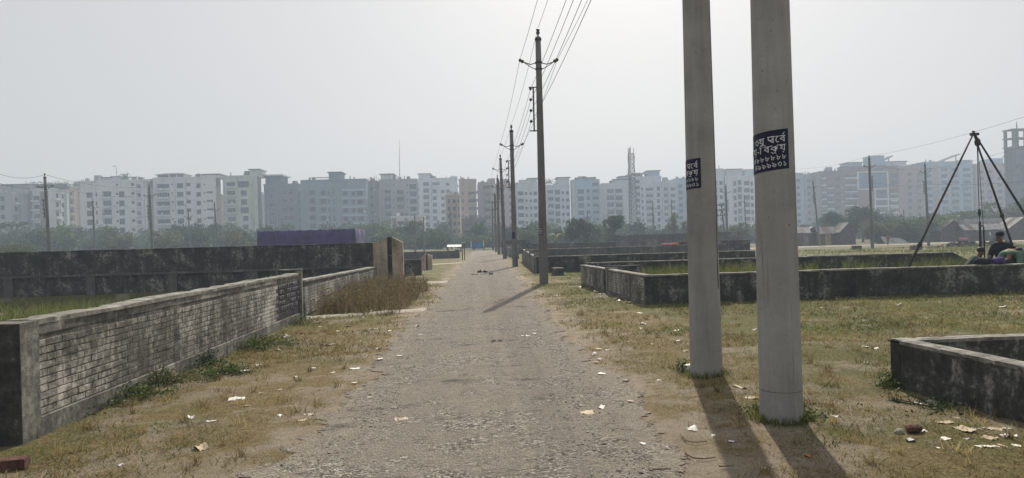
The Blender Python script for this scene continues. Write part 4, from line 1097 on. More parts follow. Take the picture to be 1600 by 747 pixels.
block("white block between the two nearer lane poles", 807.5, 841, 287, 268, 'cool',
      [('w', 808.6, 818, 299.3, 305, 7, 11.4), ('v', 819.8, 824, 300.3, 304.7, 7, 11.4), ('v', 827.5, 831, 300.3, 304.7, 7, 11.4), ('w', 833.5, 839, 299.5, 305, 7, 11.4)], [(825.5, 839.5, 279, None, 'cool', .5, 8, 1)])
block("white block just right of the lone lane pole, raised at its right side", 852.5, 891, 291, 275, 'cool',
      [('b', 855.2, 864.6, 296.8, 304, 7, 11.2), ('w', 866.8, 874.6, 296.8, 304, 7, 11.2), ('v', 877.4, 881.2, 299, 303.6, 7, 11.2), ('w', 884.5, 889, 299, 304, 7, 11.2)],
      [(871.5, 889.5, 277.8, None, 'cool', .3, 8, 2)])
block("pale blue block with a tilted solar panel and a yellow edge", 894.5, 938, 282.5, 285, 'sky',
      [('w', 902.4, 912.2, 296, 303, 7, 11.1), ('w', 916, 921.5, 296.2, 301, 7, 11.1), ('b', 925.6, 935.6, 296, 302, 7, 11.1), ('w', 925, 935, 285.5, 290.5, 1, 11)],
      [(912.5, 928, 278, None, 'sky', .5, 7, 2)], strips=[(894.6, 897.8, 285, 392, 'yellow')], glass=1)
block("stepped grey white block left of the lattice tower", 941, 983.5, 288, 290, 'cool',
      [('b', 948.2, 959.3, 295.2, 303, 7, 11.2), ('b', 961.2, 972.4, 295.2, 303, 7, 11.2), ('w', 975.6, 982.2, 295, 303, 7, 11.2)], [(962, 983, 281, None, 'cool', 1, 8, 2), (970, 983.4, 275.5, 281, 'cool', 2, 6, 2)], sidewin=-1)
block("tall white block with a roof canopy right behind the lattice tower", 985, 1034.5, 277.5, 300, 'cool',
      [('b', 992.4, 999.6, 281, 287.5, 9, 9.9), ('v', 1002, 1004.8, 293, 298, 8, 9.9), ('b', 1009.2, 1020.4, 293.6, 299.4, 8, 9.9), ('w', 1026, 1030.8, 291.5, 298, 8, 9.9)],
      [(1013.5, 1031, 267, None, 'sky', .5, 8, 2), (983, 1008, 270.8, 271.8, 'grey', -1, 10, 0), (986, 987.4, 271.8, None, 'grey', 1, 1, 0), (1003, 1004.4, 271.8, None, 'grey', 1, 1, 0)])
block("white block with dotted small windows between the canopy block and a bluish one", 1035.5, 1056.5, 285, 305, 'cool',
      [('w', 1037.4, 1042.8, 293, 297.6, 8, 10), ('w', 1047.6, 1054.6, 293, 298, 8, 10)], [(1036, 1046, 282.5, None, 'grey', 2, 5, 0)])
block("bluish block half hidden by the cracked big pole", 1057.5, 1090, 280, 312, 'sky', [('w', 1060, 1066, 288, 293.5, 8, 10), ('b', 1075, 1083, 288, 294, 8, 10)], depth=12)
block("pale block showing just right of the cracked big pole", 1108, 1132, 265.5, 300, 'cool',
      [('w', 1114.8, 1120.2, 282, 290, 9, 11.4), ('w', 1124, 1129, 283, 289, 9, 11.4)], [], depth=12)
block("white block with a grid of dark windows between the two big poles", 1134, 1179, 277, 300, 'white',
      [('w', 1146, 1150.2, 283.6, 290.2, 9, 11.4), ('b', 1152.3, 1158.8, 281.4, 290.6, 9, 11.4), ('w', 1162.4, 1171, 283, 289.5, 9, 11.4), ('w', 1172.6, 1177, 284, 290, 9, 11.4)],
      [(1137, 1159.5, 264.5, None, 'cool', .5, 8, 1), (1164.5, 1181, 264, None, 'cool', .5, 8, 0)])
block("blue tinted block emerging right of the thickest pole", 1200, 1256.5, 272.5, 310, 'sky', [('w', 1244, 1249.5, 280, 285, 9, 10.8), ('w', 1206, 1214, 280, 285, 9, 10.8)], [(1236, 1244, 262.5, None, 'sky', 2, 5, 2)])
block("hazy grey block behind the leaning pole by the huts", 1258, 1282, 274, 330, 'grey', [('w', 1261, 1266, 280, 285, 9, 10.2), ('w', 1271, 1277, 280, 285, 9, 10.2)], [(1262, 1276, 271.5, None, 'dark', 2, 5, 0)])
block("brick brown balcony wing on the left of the blue glass block", 1283, 1317, 269, 318, 'brick',
      [('b', 1292.5, 1301, 289.5, 294.2, 7, 11), ('b', 1283.8, 1289, 274, 279, 8, 11), ('w', 1305, 1313, 278, 283.5, 8, 11)], [(1283, 1317, 267, None, 'dark', -.6, 12, 0)], bal='white')
rt_, ox, zt, hw = block("big brick brown block with a huge blue glass front and stacked roof heads", 1317.5, 1405, 261, 318, 'brick',
      [('G', 1342, 1353, 270, 293, 1, 11), ('G', 1353.3, 1364, 270, 293, 1, 11), ('G', 1364.3, 1375, 270, 293, 1, 11), ('G', 1375.3, 1385, 270, 293, 1, 11),
       ('b', 1320, 1338, 273, 278.5, 9, 10.9), ('w', 1371, 1384, 297, 303.5, 4, 10.6), ('b', 1391, 1401.5, 296, 303, 5, 11.2), ('w', 1368, 1380, 262.5, 267, 1, 11), ('w', 1391, 1402, 271, 278, 2, 11)],
      [(1364.5, 1383.5, 242.5, None, 'sky', 1, 8, 0), (1328, 1349, 254, None, 'sky', 1, 8, 2), (1385, 1418, 252.5, None, 'white', 1, 10, 2)],
      bands=[(1340, 1387, 268, 1.6, 1, 11, 'white'), (1340, 1387, 294.6, 1.6, 1, 11, 'white'), (1366, 1404, 309.5, 3, 4, 11, 'white')], strips=[(1339, 1341.5, 268, 296, 'white'), (1385.5, 1387.5, 268, 340, 'white'), (1366, 1368, 296, 340, 'white')], glass=1, bal='white')
p = at_y(1392, 247, 318)
b = MB(); a = Vector((p.x - ox - 3.6, 2, p.z + .3)); e = Vector((p.x - ox + 2.2, 2, p.z + 3.2)); b.add([a, e, e + Vector((0, 5, 0)), a + Vector((0, 5, 0)), a - Vector((0, 0, .4)), e - Vector((0, 0, .4))], [(0, 1, 2, 3), (4, 5, 1, 0), (4, 0, 3), (5, 2, 1)])
b.bar((a.x + 1, 4, zt), (a.x + 1, 4, a.z), .3); b.bar((e.x - 1, 4, zt), (e.x - 1, 4, e.z - .6), .3)
b.build("solar_panel", FM['dark'], rt_)
block("beige grey block between the blue glass block and the blue tiled block", 1406, 1441, 262, 330, 'pinkish',
      [('w', 1418, 1424, 270, 275, 9, 10.6), ('b', 1432, 1439, 270, 276, 9, 10.6)], [(1430, 1441, 256.5, None, 'grey', 1, 8, 2)])
rt_, ox, zt, hw = block("blue tiled block with balconies behind the tripod's left leg and a tilted roof panel", 1443, 1521, 254, 335, 'sky',
      [('w', 1447, 1456, 262, 267.5, 10, 10.4), ('w', 1470, 1480, 262, 268, 10, 10.4), ('b', 1486, 1498, 262, 268.5, 10, 10.4), ('b', 1504, 1517, 262, 268.5, 10, 10.4)],
      [(1443, 1463, 257.5, None, 'pinkish', 1, 8, 2), (1505, 1519, 250.5, None, 'pinkish', 1, 8, 1)], strips=[(1443.2, 1446, 258, 350, 'pinkish'), (1458, 1466, 258, 350, 'pinkish')], glass=1)
b = MB(); p = at_y(1491, 246, 335); a = Vector((p.x - ox - 5.5, 2, p.z + .2)); e = Vector((p.x - ox + 4.5, 2, p.z + 3.8)); b.add([a, e, e + Vector((0, 5, 0)), a + Vector((0, 5, 0)), a - Vector((0, 0, .4)), e - Vector((0, 0, .4))], [(0, 1, 2, 3), (4, 5, 1, 0), (4, 0, 3), (5, 2, 1)])
b.bar((a.x + 1, 4, zt), (a.x + 1, 4, a.z), .3); b.bar((e.x - 1, 4, zt), (e.x - 1, 4, e.z - .6), .3); b.build("solar_panel", FM['dark'], rt_)
block("hazy beige block seen between the tripod's middle and right legs", 1526, 1571, 257, 335, 'pinkish',
      [('w', 1530, 1537, 266, 271.5, 9, 10.5), ('b', 1542, 1551, 266, 272, 9, 10.5), ('w', 1558, 1565, 266, 271.5, 9, 10.5)], [(1553, 1572, 246.5, None, 'sky', 2, 8, 0)])
# bare concrete frame at the right edge
d = 252; root = None
xA, xB = at_y(1585, 280, d).x, at_y(1660, 280, d).x; zt = at_y(1590, 201, d).z + 1.8
root = thing("unfinished_tower", "tall unfinished concrete frame tower at the right edge", "unfinished building", ((xA + xB) / 2, d, -1.8))
hw = (xB - xA) / 2
nf = int(zt / 3.05)
for i in range(nf + 1):
    z = zt - i * (zt / nf); 
    slab("floor_slab", FM['raw'], root, -hw - .5, hw + .5, -.5, 5, z - .32, z)
for x in np.linspace(-hw + .3, hw - .3, 5):
    for y in (.2, 4.3):
        slab("column", FM['raw'], root, x - .42, x + .42, y - .4, y + .4, .01, zt - .33)
for i in range(2, nf): slab("rear_wall", FM['brown'], root, -hw + .2, hw - .2, 4.75, 4.95, zt - (i + 1) * zt / nf + .002, zt - i * zt / nf - .33)
rr = random.Random(3)
for i in range(1, nf):
    for k in range(4):
        if i > 1 and rr.random() < .88 or i > 5:
            xa = -hw + .3 + 2 * (hw - .3) * k / 4
            slab("infill_panel", FM['brown' if rr.random() < .7 else 'raw'], root, xa + .33, xa + 2 * (hw - .3) / 4 - .33, 0.9, 1.1, zt - (i + 1) * zt / nf + .002, zt - i * zt / nf - .33 - rr.choice((.0, .0, .0, 1.0)))
for k in range(6):
    x = -hw + 2 + k * (hw / 2.6); b = MB(); b.bar((x, 1 + k % 2 * 4, zt), (x + rr.uniform(-.2, .2), 1 + k % 2 * 4, zt + rr.uniform(1.5, 4.5)), .14); b.build("rod", FM['raw'], root)
# low blocks at the foot of the far blocks
block("low pink and white annex in front of the grey block with the whip mast", 612, 662, 340, 215, 'white', [('w', 621, 632, 346, 351, 3, 9), ('w', 640, 650, 346, 351, 3, 9)], strips=[(613, 619, 341, 372, 'redroof'), (632.5, 636.5, 341, 372, 'redroof'), (651, 661, 346, 372, 'redroof')], depth=8)
block("low grey building under the beige tower near the lane's end", 722, 760, 344, 190, 'brown', [('b', 724, 738, 349, 354, 2, 11), ('b', 742, 756, 349, 354, 2, 11)], depth=10)

# ------------------------------------------------------------------ lattice tower
Y = 175; p = at_y(989, 372, Y); root = thing("lattice_tower", "slender lattice mobile tower crowded with antennas at its top", "lattice tower", (p.x, Y, -1.5))
zt = at_y(986.5, 240, Y).z + 1.5
for sx, sy in ((-1, -1), (1, -1), (0, 1)):
    b = MB(); b.bar((sx * 1.15, sy * 1.0, 0), (sx * .62, sy * .55, zt), .13); b.build("leg", M['tin'], root)
n = 22; b = MB()
for i in range(n):
    f0, f1 = i / n, (i + 1) / n
    c = lambda s, f: Vector((s[0] * (1.15 - .53 * f), s[1] * (1.0 - .45 * f), zt * f))
    for s, t in (((-1, -1), (1, -1)), ((1, -1), (0, 1)), ((0, 1), (-1, -1))):
        b.bar(c(s, f0), c(t, f1), .07); b.bar(c(t, f0), c(s, f1), .07); b.bar(c(s, f1), c(t, f1), .07)
tag(b.build("bracing", M['tin'], root), kind='stuff')
rr = random.Random(8)
for k in range(12):
    a = k * 2.1; z = zt - (k % 4) * 1.7 + .5; r = .72 + .18 * (k % 2); b = MB()
    b.box(-.14, .14, -.08, .08, -.85, .85); b.build("antenna", M['white'], root, loc=(r * math.cos(a), r * math.sin(a), z)).rotation_euler = (0, 0, a + R(90))
b = MB(); b.tube([(0, 0, zt), (0, 0, zt + 1.8)], .06, 6); b.build("spike", M['tin'], root)

# ------------------------------------------------------------------ foliage
def leafmat(name, a, b_, c_, tl=0.32):
    m = NT(name); m.b.inputs["Roughness"].default_value = 0.65
    m.col(m.ramp(m.attr("tint"), (0.0, a), (0.5, b_), (1.0, c_)))
    m.b.inputs["Transmission Weight"].default_value = 0.0
    tr = m.n("ShaderNodeBsdfTranslucent"); mx = m.n("ShaderNodeMixShader"); mx.inputs[0].default_value = tl
    lk = m.b.inputs["Base Color"].links[0].from_socket; m.l(lk, tr.inputs[0])
    m.l(m.b.outputs[0], mx.inputs[1]); m.l(tr.outputs[0], mx.inputs[2]); m.l(mx.outputs[0], m.t.nodes["Material Output"].inputs[0])
    return m.m
LF = dict(dark=leafmat("dark_green_leaves", (0.016, 0.034, 0.010), (0.036, 0.068, 0.020), (0.075, 0.112, 0.032)),
          mid=leafmat("mid_green_leaves", (0.028, 0.054, 0.012), (0.070, 0.112, 0.026), (0.135, 0.175, 0.048)),
          light=leafmat("dusty_green_leaves", (0.050, 0.065, 0.025), (0.105, 0.125, 0.050), (0.19, 0.20, 0.085)),
          dry=leafmat("dry_brown_stems", (0.075, 0.058, 0.028), (0.17, 0.132, 0.068), (0.32, 0.265, 0.145), 0.4),
          straw=leafmat("straw_blades", (0.11, 0.085, 0.033), (0.26, 0.205, 0.090), (0.45, 0.375, 0.19), 0.45),
          grass=leafmat("short_green_blades", (0.040, 0.060, 0.012), (0.125, 0.150, 0.036), (0.27, 0.27, 0.085), 0.45))
M['bark'] = plain("grey_bark", (0.10, 0.085, 0.07), 0.95, 0.3, 6)

def leaves(C, n_per, spread, size, rng, flat=0.0):
    """leaf quads round clump centres C (k,3); returns V (n*4,3), F, tint"""
    k = len(C); N = k * n_per
    ctr = np.repeat(C, n_per, 0) + rng.normal(0, 1, (N, 3)) * np.asarray(spread)
    a = rng.normal(0, 1, (N, 3)); a[:, 2] *= (1 - flat); a /= np.linalg.norm(a, axis=1)[:, None]
    r = rng.normal(0, 1, (N, 3)); b = np.cross(a, r); b /= np.linalg.norm(b, axis=1)[:, None] + 1e-9
    s = size * rng.uniform(0.6, 1.35, (N, 1))
    V = np.stack([ctr - a * s, ctr + b * s * 0.45, ctr + a * s, ctr - b * s * 0.45], 1).reshape(-1, 3)
    F = np.arange(N * 4).reshape(-1, 4)
    t = np.repeat(rng.normal(0.45, 0.16, k), n_per) + rng.normal(0, 0.14, N)
    return V, F, np.repeat(np.clip(t, 0, 1), 4)
def crown_points(k, rng, lumps=6, hollow=0.5):
    """clump centres for an uneven unit crown made of several lobes"""
    L = rng.normal(0, 1, (lumps, 3)); L /= np.linalg.norm(L, axis=1)[:, None]; L *= rng.uniform(.25, .68, (lumps, 1)); L[:, 2] *= .8
    rad = rng.uniform(.28, .55, lumps)
    i = rng.integers(0, lumps, k); d = rng.normal(0, 1, (k, 3)); d /= np.linalg.norm(d, axis=1)[:, None]
    return L[i] + d * (rad[i] * rng.uniform(hollow, 1.05, k) ** .6)[:, None]
CROWN = {}
for key, seed, k, per, sz in (("round", 1, 190, 22, .058), ("loose", 2, 150, 22, .056), ("bushy", 3, 230, 20, .052), ("ragged", 4, 100, 22, .062)):
    rg = np.random.default_rng(seed)
    CROWN[key] = leaves(crown_points(k, rg, 5 + seed), per, .075, sz, rg)
_cm = {}
def crown(kind, leaf):
    if (kind, leaf) not in _cm: V, F, t = CROWN[kind]; _cm[(kind, leaf)] = npmesh("crown", V, F, LF[leaf], t)
    return _cm[(kind, leaf)]
def tree(label, cx, wpx, top, d, kind, leaf, name="tree", cat="tree", group=None, zc=None, sq=None, base=None):
    x = at_y(cx, top + 25, d).x; z0 = float(gz(x, d)) if d < 130 else -1.0
    zt = at_y(cx, top, d).z; rx = wpx / 2 * d / FPX
    hgt = zt - z0; rz = sq or min(hgt * .50, rx * .95)
    root = thing(name, label, cat, (x, d, z0), random.uniform(0, 6.28), group)
    if kind == 'bushy': link("crown", crown('loose', leaf), root, (0, 0, rz * .42), (0, 0, 1.3), (rx * 1.1, rx * .9, rz * .62))
    c = link("crown", crown(kind, leaf), root, (0, 0, hgt - rz * .98), (0, 0, 0), (rx * 1.05, rx * .95, rz * 1.05))
    b = MB(); r = max(.06, rx * .06); zb = hgt - rz
    b.tube([(0, 0, -.3), (r * .5, 0, zb * .5), (0, r, zb + rz * .5)], [r, r * .75, r * .35], 8)
    for k in range(5):
        a = k * 1.3 + random.random(); b.tube([(0, 0, zb * .6 + k * .08 * rz), (math.cos(a) * rx * .45, math.sin(a) * rx * .45, zb + rz * .25 * (k - 1)), (math.cos(a) * rx * .75, math.sin(a) * rx * .75, zb + rz * (.2 * k - .1))], [r * .5, r * .32, r * .12], 5, False)
    b.build("trunk", M['bark'], root, True)
    return root
# right side, round the huts
tree("dark round tree behind the yellow walled hut", 1300, 46, 325, 136, "round", "dark")
tree("broad dark tree rising highest behind the pale leaning pole", 1347, 72, 313, 138, "round", "dark")
tree("tall dusty bush hiding the hut right of the pale leaning pole", 1378, 66, 334, 116, "bushy", "light", sq=2.6)
tree("leafy bush spreading left of the half hidden pale pole", 1420, 60, 330, 117, "bushy", "mid", sq=2.7)
tree("pale leafy bush around the foot of the half hidden pole", 1450, 64, 324, 122, "bushy", "mid", sq=3.0)
tree("dark green tree behind the long tin roof, between the tripod legs", 1505, 80, 322, 150, "round", "mid", sq=3.4)
tree("light green tree behind the tripod's middle leg", 1560, 70, 307, 150, "loose", "light")
tree("green tree at the right picture edge over the gabled hut", 1606, 60, 309, 146, "ragged", "mid")
tree("low dusty bush in front of the dark round tree, over the hut roofs", 1297, 40, 344, 124, "loose", "light")
tree("small dark bush between the thickest pole and the leaning pole", 1262, 30, 350, 150, "round", "dark")
# middle
tree("large round dark tree standing over the hazy grey wall", 905, 60, 333, 104, "round", "dark")
tree("second dark round tree, left of the lattice tower", 959, 38, 331, 106, "round", "dark")
tree("pale bush under the two round dark trees", 922, 46, 352, 112, "loose", "light")
tree("dusty bush right under the second round dark tree", 955, 34, 354, 112, "ragged", "mid")
tree("thin upright light green tree left of the cracked big pole", 1052, 30, 332, 130, "ragged", "light", sq=3.0)
tree("small light green tree just left of the cracked big pole", 1070, 22, 345, 120, "ragged", "light")
tree("light green bush right of the brownish pole", 1158, 42, 343, 130, "loose", "light")
tree("low light green bush left of the brownish pole", 1118, 26, 350, 132, "loose", "light")
tree("low bush between the fourth pole and the lone lane pole", 826, 46, 352, 120, "bushy", "mid")
tree("pale low bush right of the lone lane pole", 870, 26, 353, 118, "loose", "light")
# left
tree("pale bush above the tall black wall, left of the crooked dark pole", 22, 70, 372, 92, "bushy", "light")
tree("dusty tree just right of the pole before the white blocks", 178, 62, 352, 130, "loose", "light")
tree("wide dusty tree right of the dark pole between the white blocks", 262, 66, 356, 128, "loose", "light")
tree("dusty tree left of the purple tarpaulin screen", 372, 62, 354, 130, "loose", "light")
tree("dark bush right behind the dark pole between the white blocks", 285, 40, 352, 165, "round", "dark")
tree("dark bush at the foot of the pale green block", 336, 44, 344, 175, "round", "dark")
tree("pale green tree left of the lane's far end", 688, 52, 352, 130, "loose", "mid")
tree("mid green tree over the far lane's end", 735, 50, 360, 140, "bushy", "mid")
tree("dull dark tree behind the ochre gate pillars", 622, 50, 350, 150, "round", "dark")
tree("bush at the right end of the purple tarpaulin screen", 585, 40, 345, 165, "round", "mid")
# the belt of growth at the foot of the far blocks: one mass
rg = np.random.default_rng(5); BELT = {'dark': [], 'mid': []}
for (a, e, t0, t1, da, db, n) in ((-60, 130, 350, 374, 140, 210, 42), (100, 420, 350, 376, 140, 215, 62), (400, 600, 346, 372, 160, 230, 36), (560, 780, 344, 370, 140, 230, 58),
                              (770, 900, 346, 370, 130, 220, 34), (880, 1290, 346, 366, 150, 240, 74), (1280, 1640, 330, 352, 165, 240, 56)):
    for q in range(n):
        px = rg.uniform(a, e); dd = rg.uniform(da, db); top = rg.uniform(t0, t1); w_ = rg.uniform(1.6, 4.2)
        zt = at_y(px, top, dd).z; x = at_y(px, 370, dd).x; hh = zt + 1.2; k = int(26 + hh * 3)
        C = crown_points(k, rg, 5, .4) * np.array([w_, w_ * .8, min(hh * .55, w_ * 1.1)]) + np.array([x, dd, zt - min(hh * .5, w_ * .95)])
        low = np.stack([x + rg.normal(0, w_ * .6, 10), dd + rg.normal(0, 1, 10), -1.2 + rg.uniform(0, .5, 10) * hh], -1)
        BELT['mid' if rg.random() < .38 else 'dark'] += list(C) + list(low)
for key, lab in (('dark', "dark grey green scrub and crowded trees along the foot of the far apartment blocks"), ('mid', "lighter green scrub scattered through the dark growth below the far apartment blocks")):
    V, F, t = leaves(np.array(BELT[key]), 22, (.55, .5, .40), .36, rg)
    tag(link("undergrowth", npmesh("undergrowth", V, F, LF[key], t)), lab, kind='stuff')
# roof gardens
rg = np.random.default_rng(6)
for lab, a, e, row_, d, n in (("roof garden plants above the brown and white striped block", 44, 106, 292, 246, 60), ("roof garden shrubs between the striped block and the large white block", 116, 147, 290, 251, 34), ("roof shrubs by the small cap on the block with the roof lamp", 190, 200, 278, 252, 12), ("scrubby roof plants on the white block right of the lone lane pole", 853, 870, 287, 276, 14)):
    CC = [at_y(rg.uniform(a, e), row_ + rg.uniform(-4, 2), d + rg.uniform(.5, 5)) for q in range(n)]
    V, F, t = leaves(np.array(CC), 34, .55, .22, rg)
    x0 = V[:, 0].mean(); z0 = V[:, 2].min(); V = V - np.array([x0, d, z0])
    tag(link("roof_plants", npmesh("roof_plants", V, F, LF['dark'], t), None, (x0, d, z0)), lab, "roof plants")
# coconut palms
b = MB(); fr = []
V, F = [], []
for i in range(15):
    t_ = i / 14; z = 0.55 * t_ - 1.15 * t_ * t_; x = 2.6 * t_
    for s in (-1, 1):
        l = .75 * math.sin(math.pi * min(1, t_ * .85 + .12)); o = len(V)
        V += [(x, 0, z), (x + .12, 0, z), (x + .35, s * l, z - l * .45), (x + .3, s * l * .95, z - l * .48)]; F.append((o, o + 1, o + 2, o + 3))
frond = npmesh("frond", V, F, LF['dark'], RNG.random(len(V)))
for lab, cx, top, d in (("coconut palm at the left edge in front of the grey block", 26, 348, 160), ("second coconut palm right of the dark crooked pole", 93, 356, 165), ("coconut palm at the foot of the pale cream tower by the lane", 833, 350, 170), ("tall palm near the left picture edge", -4, 352, 150)):
    x = at_y(cx, top + 15, d).x; zt = at_y(cx, top + 4, d).z; root = thing("palm_tree", lab, "palm tree", (x, d, -1), 0, "coconut palms")
    b = MB(); b.tube([(0, 0, -.3), (.3, 0, (zt + 1) * .5), (.2, 0, zt + 1)], [.22, .17, .13], 8); b.build("trunk", M['bark'], root, True)
    for k in range(15): link("frond", frond, root, (.2, 0, zt + 1), (0, R(random.uniform(-38, 22)), k * 2.4), (1.0,) * 3)
# banana plants
def banana(lab, cx, top, d, n=7):
    p = at_y(cx, top + 10, d); z0 = float(gz(p.x, d)); H = at_y(cx, top, d).z - z0
    root = thing("banana_plant", lab, "banana plant", (p.x, d, z0))
    b = MB(); b.tube([(0, 0, -.2), (0, 0, H * .55)], [.14, .09], 8); b.build("stem", LF['mid'], root, True)
    for k in range(n):
        a = k * 2.4; V, F = [], []
        for i in range(8):
            t_ = i / 7; wv = .32 * math.sin(math.pi * (t_ * .9 + .06)); r = 1.5 * t_; z = H * .5 + H * .55 * math.sin(t_ * 2.0) * (1 - .1 * (k % 3))
            V += [(math.cos(a) * r - math.sin(a) * wv, math.sin(a) * r + math.cos(a) * wv, z), (math.cos(a) * r + math.sin(a) * wv, math.sin(a) * r - math.cos(a) * wv, z)]
        F = [(2 * i, 2 * i + 2, 2 * i + 3, 2 * i + 1) for i in range(7)]
        link("leaf", npmesh("leaf", V, F, LF['light'], np.full(len(V), .3 + .1 * (k % 5))), root)
banana("banana plant behind the low walls right of the lone lane pole", 868, 366, 100)
banana("banana plant beside the gabled hut", 1490, 338, 125)

# ------------------------------------------------------------------ tin huts across the field
def corrugated(p00, p10, p01, name, mat, root, npan, waves=5, amp=.022):
    """corrugated sheets side by side between p00->p10 (eave) and up to p01"""
    p00, p10, p01 = Vector(p00), Vector(p10), Vector(p01); ex = (p10 - p00); ey = p01 - p00; nrm = ex.cross(ey).normalized()
    for k in range(npan):
        a, e = k / npan + .002, (k + 1) / npan - .002; V, F = [], []; n = waves * 4
        lift = .012 * (k % 2) + random.uniform(0, .01); drop = random.uniform(-.03, .03)
        for i in range(n + 1):
            t_ = a + (e - a) * i / n; q = p00 + ex * t_ + nrm * (amp * math.sin(i * math.pi / 2) + lift)
            V += [q - ey * (.02 + drop), q + ey]
        F = [(2 * i, 2 * i + 2, 2 * i + 3, 2 * i + 1) for i in range(n)]
        me = npmesh(name, V, F, mat if random.random() < .8 else M['tin_rust']); link(name, me, root)
def hut(label, xl, xr, eave, ridge, d, depth, wall, roof, gable=False, door=None, yellow=None, base=379):
    A, B_ = at_y(xl, base, d), at_y(xr, base, d); cx = (A.x + B_.x) / 2; hw = (B_.x - A.x) / 2
    zb = float(gz(cx, d)); ze = at_y((xl + xr) / 2, eave, d).z - zb; zr = at_y((xl + xr) / 2, ridge, d + (0 if gable else depth / 2)).z - zb
    root = thing("tin_hut", label, "hut", (cx, d, zb))
    b = MB(); b.box(-hw + .05, hw - .05, .06, depth - .05, -.2, ze - .02)
    if gable: b.add([(-hw + .05, .06, ze - .02), (hw - .05, .06, ze - .02), (0, .06, zr - .06), (-hw + .05, depth - .05, ze - .02), (hw - .05, depth - .05, ze - .02), (0, depth - .05, zr - .06)], [(0, 1, 2), (4, 3, 5)])
    b.build("wall_core", M['wood_dark'], root)
    n = max(2, int(2 * hw / .95)); wv = 2 * hw / n
    for k in range(n):
        x0 = -hw + k * wv
        if door is not None and abs(k + .5 - door * n) < .6: continue
        m_ = M['yellow'] if yellow and yellow[0] <= (k + .5) / n <= yellow[1] else (M[wall] if random.random() < .7 else M[random.choice(('wood_dark', 'tin_rust', 'tin'))])
        corrugated((x0, random.uniform(0, .03), -.1), (x0 + wv - .03, random.uniform(0, .03), -.1), (x0, 0.015, ze - .03), "wall_panel", m_, root, 1, 4, .012)
    if gable:
        for s in (-1, 1):
            P_ = (s * (hw + .35), -.4, ze - .18), (s * (hw + .35), depth + .3, ze - .18), (0, -.4, zr)
            if s > 0: corrugated(*P_, "roof_panel", M[roof], root, max(2, int(depth / .9)))
            else: corrugated(P_[1], P_[0], (0, depth + .3, zr), "roof_panel", M[roof], root, max(2, int(depth / .9)))
    else:
        n = max(2, int(2 * hw / .9))
        corrugated((-hw - .3, -.5, ze - .10), (hw + .3, -.5, ze - .10), (-hw - .3, depth / 2, zr), "roof_panel", M[roof], root, n)
        corrugated((hw + .3, depth + .4, ze - .15), (-hw - .3, depth + .4, ze - .15), (hw + .3, depth / 2, zr), "roof_panel", M[roof], root, n)
    return root
hut("small pale roofed hut just right of the thickest pole", 1236, 1264, 363, 355, 118, 2, 'tin', 'tin_pale')
hut("low gabled dark hut between the pale roofed hut and the yellow wall", 1259, 1283, 362, 354, 120.5, 2.4, 'wood_dark', 'tin', True)
hut("long hut with a mustard yellow wall and patched tin roof", 1280, 1318, 364, 354, 119, 3, 'wood_dark', 'tin', False, None, (.05, .62))
hut("dark steep gabled hut left of the dusty bush", 1314, 1338, 361, 347.5, 117, 2.6, 'wood_dark', 'tin', True, .6)
hut("hut with a grey tin roof hidden behind the leafy bush", 1400, 1478, 362, 352, 124, 3, 'wood_dark', 'tin_pale')
hut("gabled hut with boarded front left of the tripod's rope", 1470, 1508, 358.5, 344, 118.5, 2.6, 'wood_dark', 'tin', True, .35)
hut("long low shed with a wide grey roof behind the tripod's rope", 1489, 1582, 357, 341.5, 122, 4, 'tin_rust', 'tin')
hut("open fronted shed with a patched pale roof right of the tripod's rope", 1507, 1573, 358, 350, 116.5, 2.2, 'wood_dark', 'tin_pale', False, .78)
hut("dark gabled hut at the right picture edge", 1572, 1626, 358, 339, 116, 3, 'wood_dark', 'tin_pale', True)
root = thing("lean_to", "fallen sheet of pale tin leaning by the bushes across the field", "tin sheet", (at_y(1402, 378, 112).x, 112, float(gz(60, 112))))
b = MB(); b.add([(-2, 0, .05), (2, 0, .05), (1.4, 1.0, .85), (-2.2, 1.0, 1.3), (-2, .04, .0), (2, .04, .0), (1.4, 1.04, .8), (-2.2, 1.04, 1.25)], [(0, 1, 2, 3), (7, 6, 5, 4), (0, 4, 5, 1), (2, 6, 7, 3)]); b.build("sheet", M['tin_pale'], root)

# ------------------------------------------------------------------ purple tarpaulin screen behind the tall wall
Y = 58
def tarp(label, xa, xb, ta, tb, ya, yb, mat, name="tarpaulin_screen"):
    A, B_ = at_y(xa, ta, ya), at_y(xb, tb, yb)
    root = thing(name, label, "tarpaulin screen", (A.x, ya, 0)); D = Vector((B_.x - A.x, yb - ya, 0)); n = 60; V, F = [], []
    nr = Vector((D.y, -D.x, 0)).normalized()
    for i in range(n + 1):
        t_ = i / n; z1 = A.z + (B_.z - A.z) * t_ - .05 * abs(math.sin(t_ * 9 * math.pi))
        for k in range(6):
            f = k / 5; q = D * t_ + nr * (.10 * math.sin(i * .9 + k * .6) + .07 * math.sin(i * 2.3))
            V.append((q.x, q.y, -.1 + (z1 + .1) * f))
    for i in range(n):
        for k in range(5): F.append((i * 6 + k, i * 6 + 6 + k, i * 6 + 7 + k, i * 6 + 1 + k))
    sol = link("cloth", npmesh("cloth", V, F, mat, smooth=False), root); md = sol.modifiers.new("thickness", 'SOLIDIFY'); md.thickness = .01
    for k in range(7):
        q = D * (k / 6) - nr * .12; b = MB(); b.tube([(q.x, q.y, -.3), (q.x, q.y, A.z + (B_.z - A.z) * k / 6 - .05)], .045, 6); b.build("pole", M['bamboo'], root)
    return root
tarp("long deep purple tarpaulin screen standing behind the tall black wall", 402, 553, 361.5, 356.8, 60, 58, M['purple'])
tarp("faded lilac end flap of the tarpaulin screen", 554, 568, 357, 359, 58.1, 62, M['lilac'])

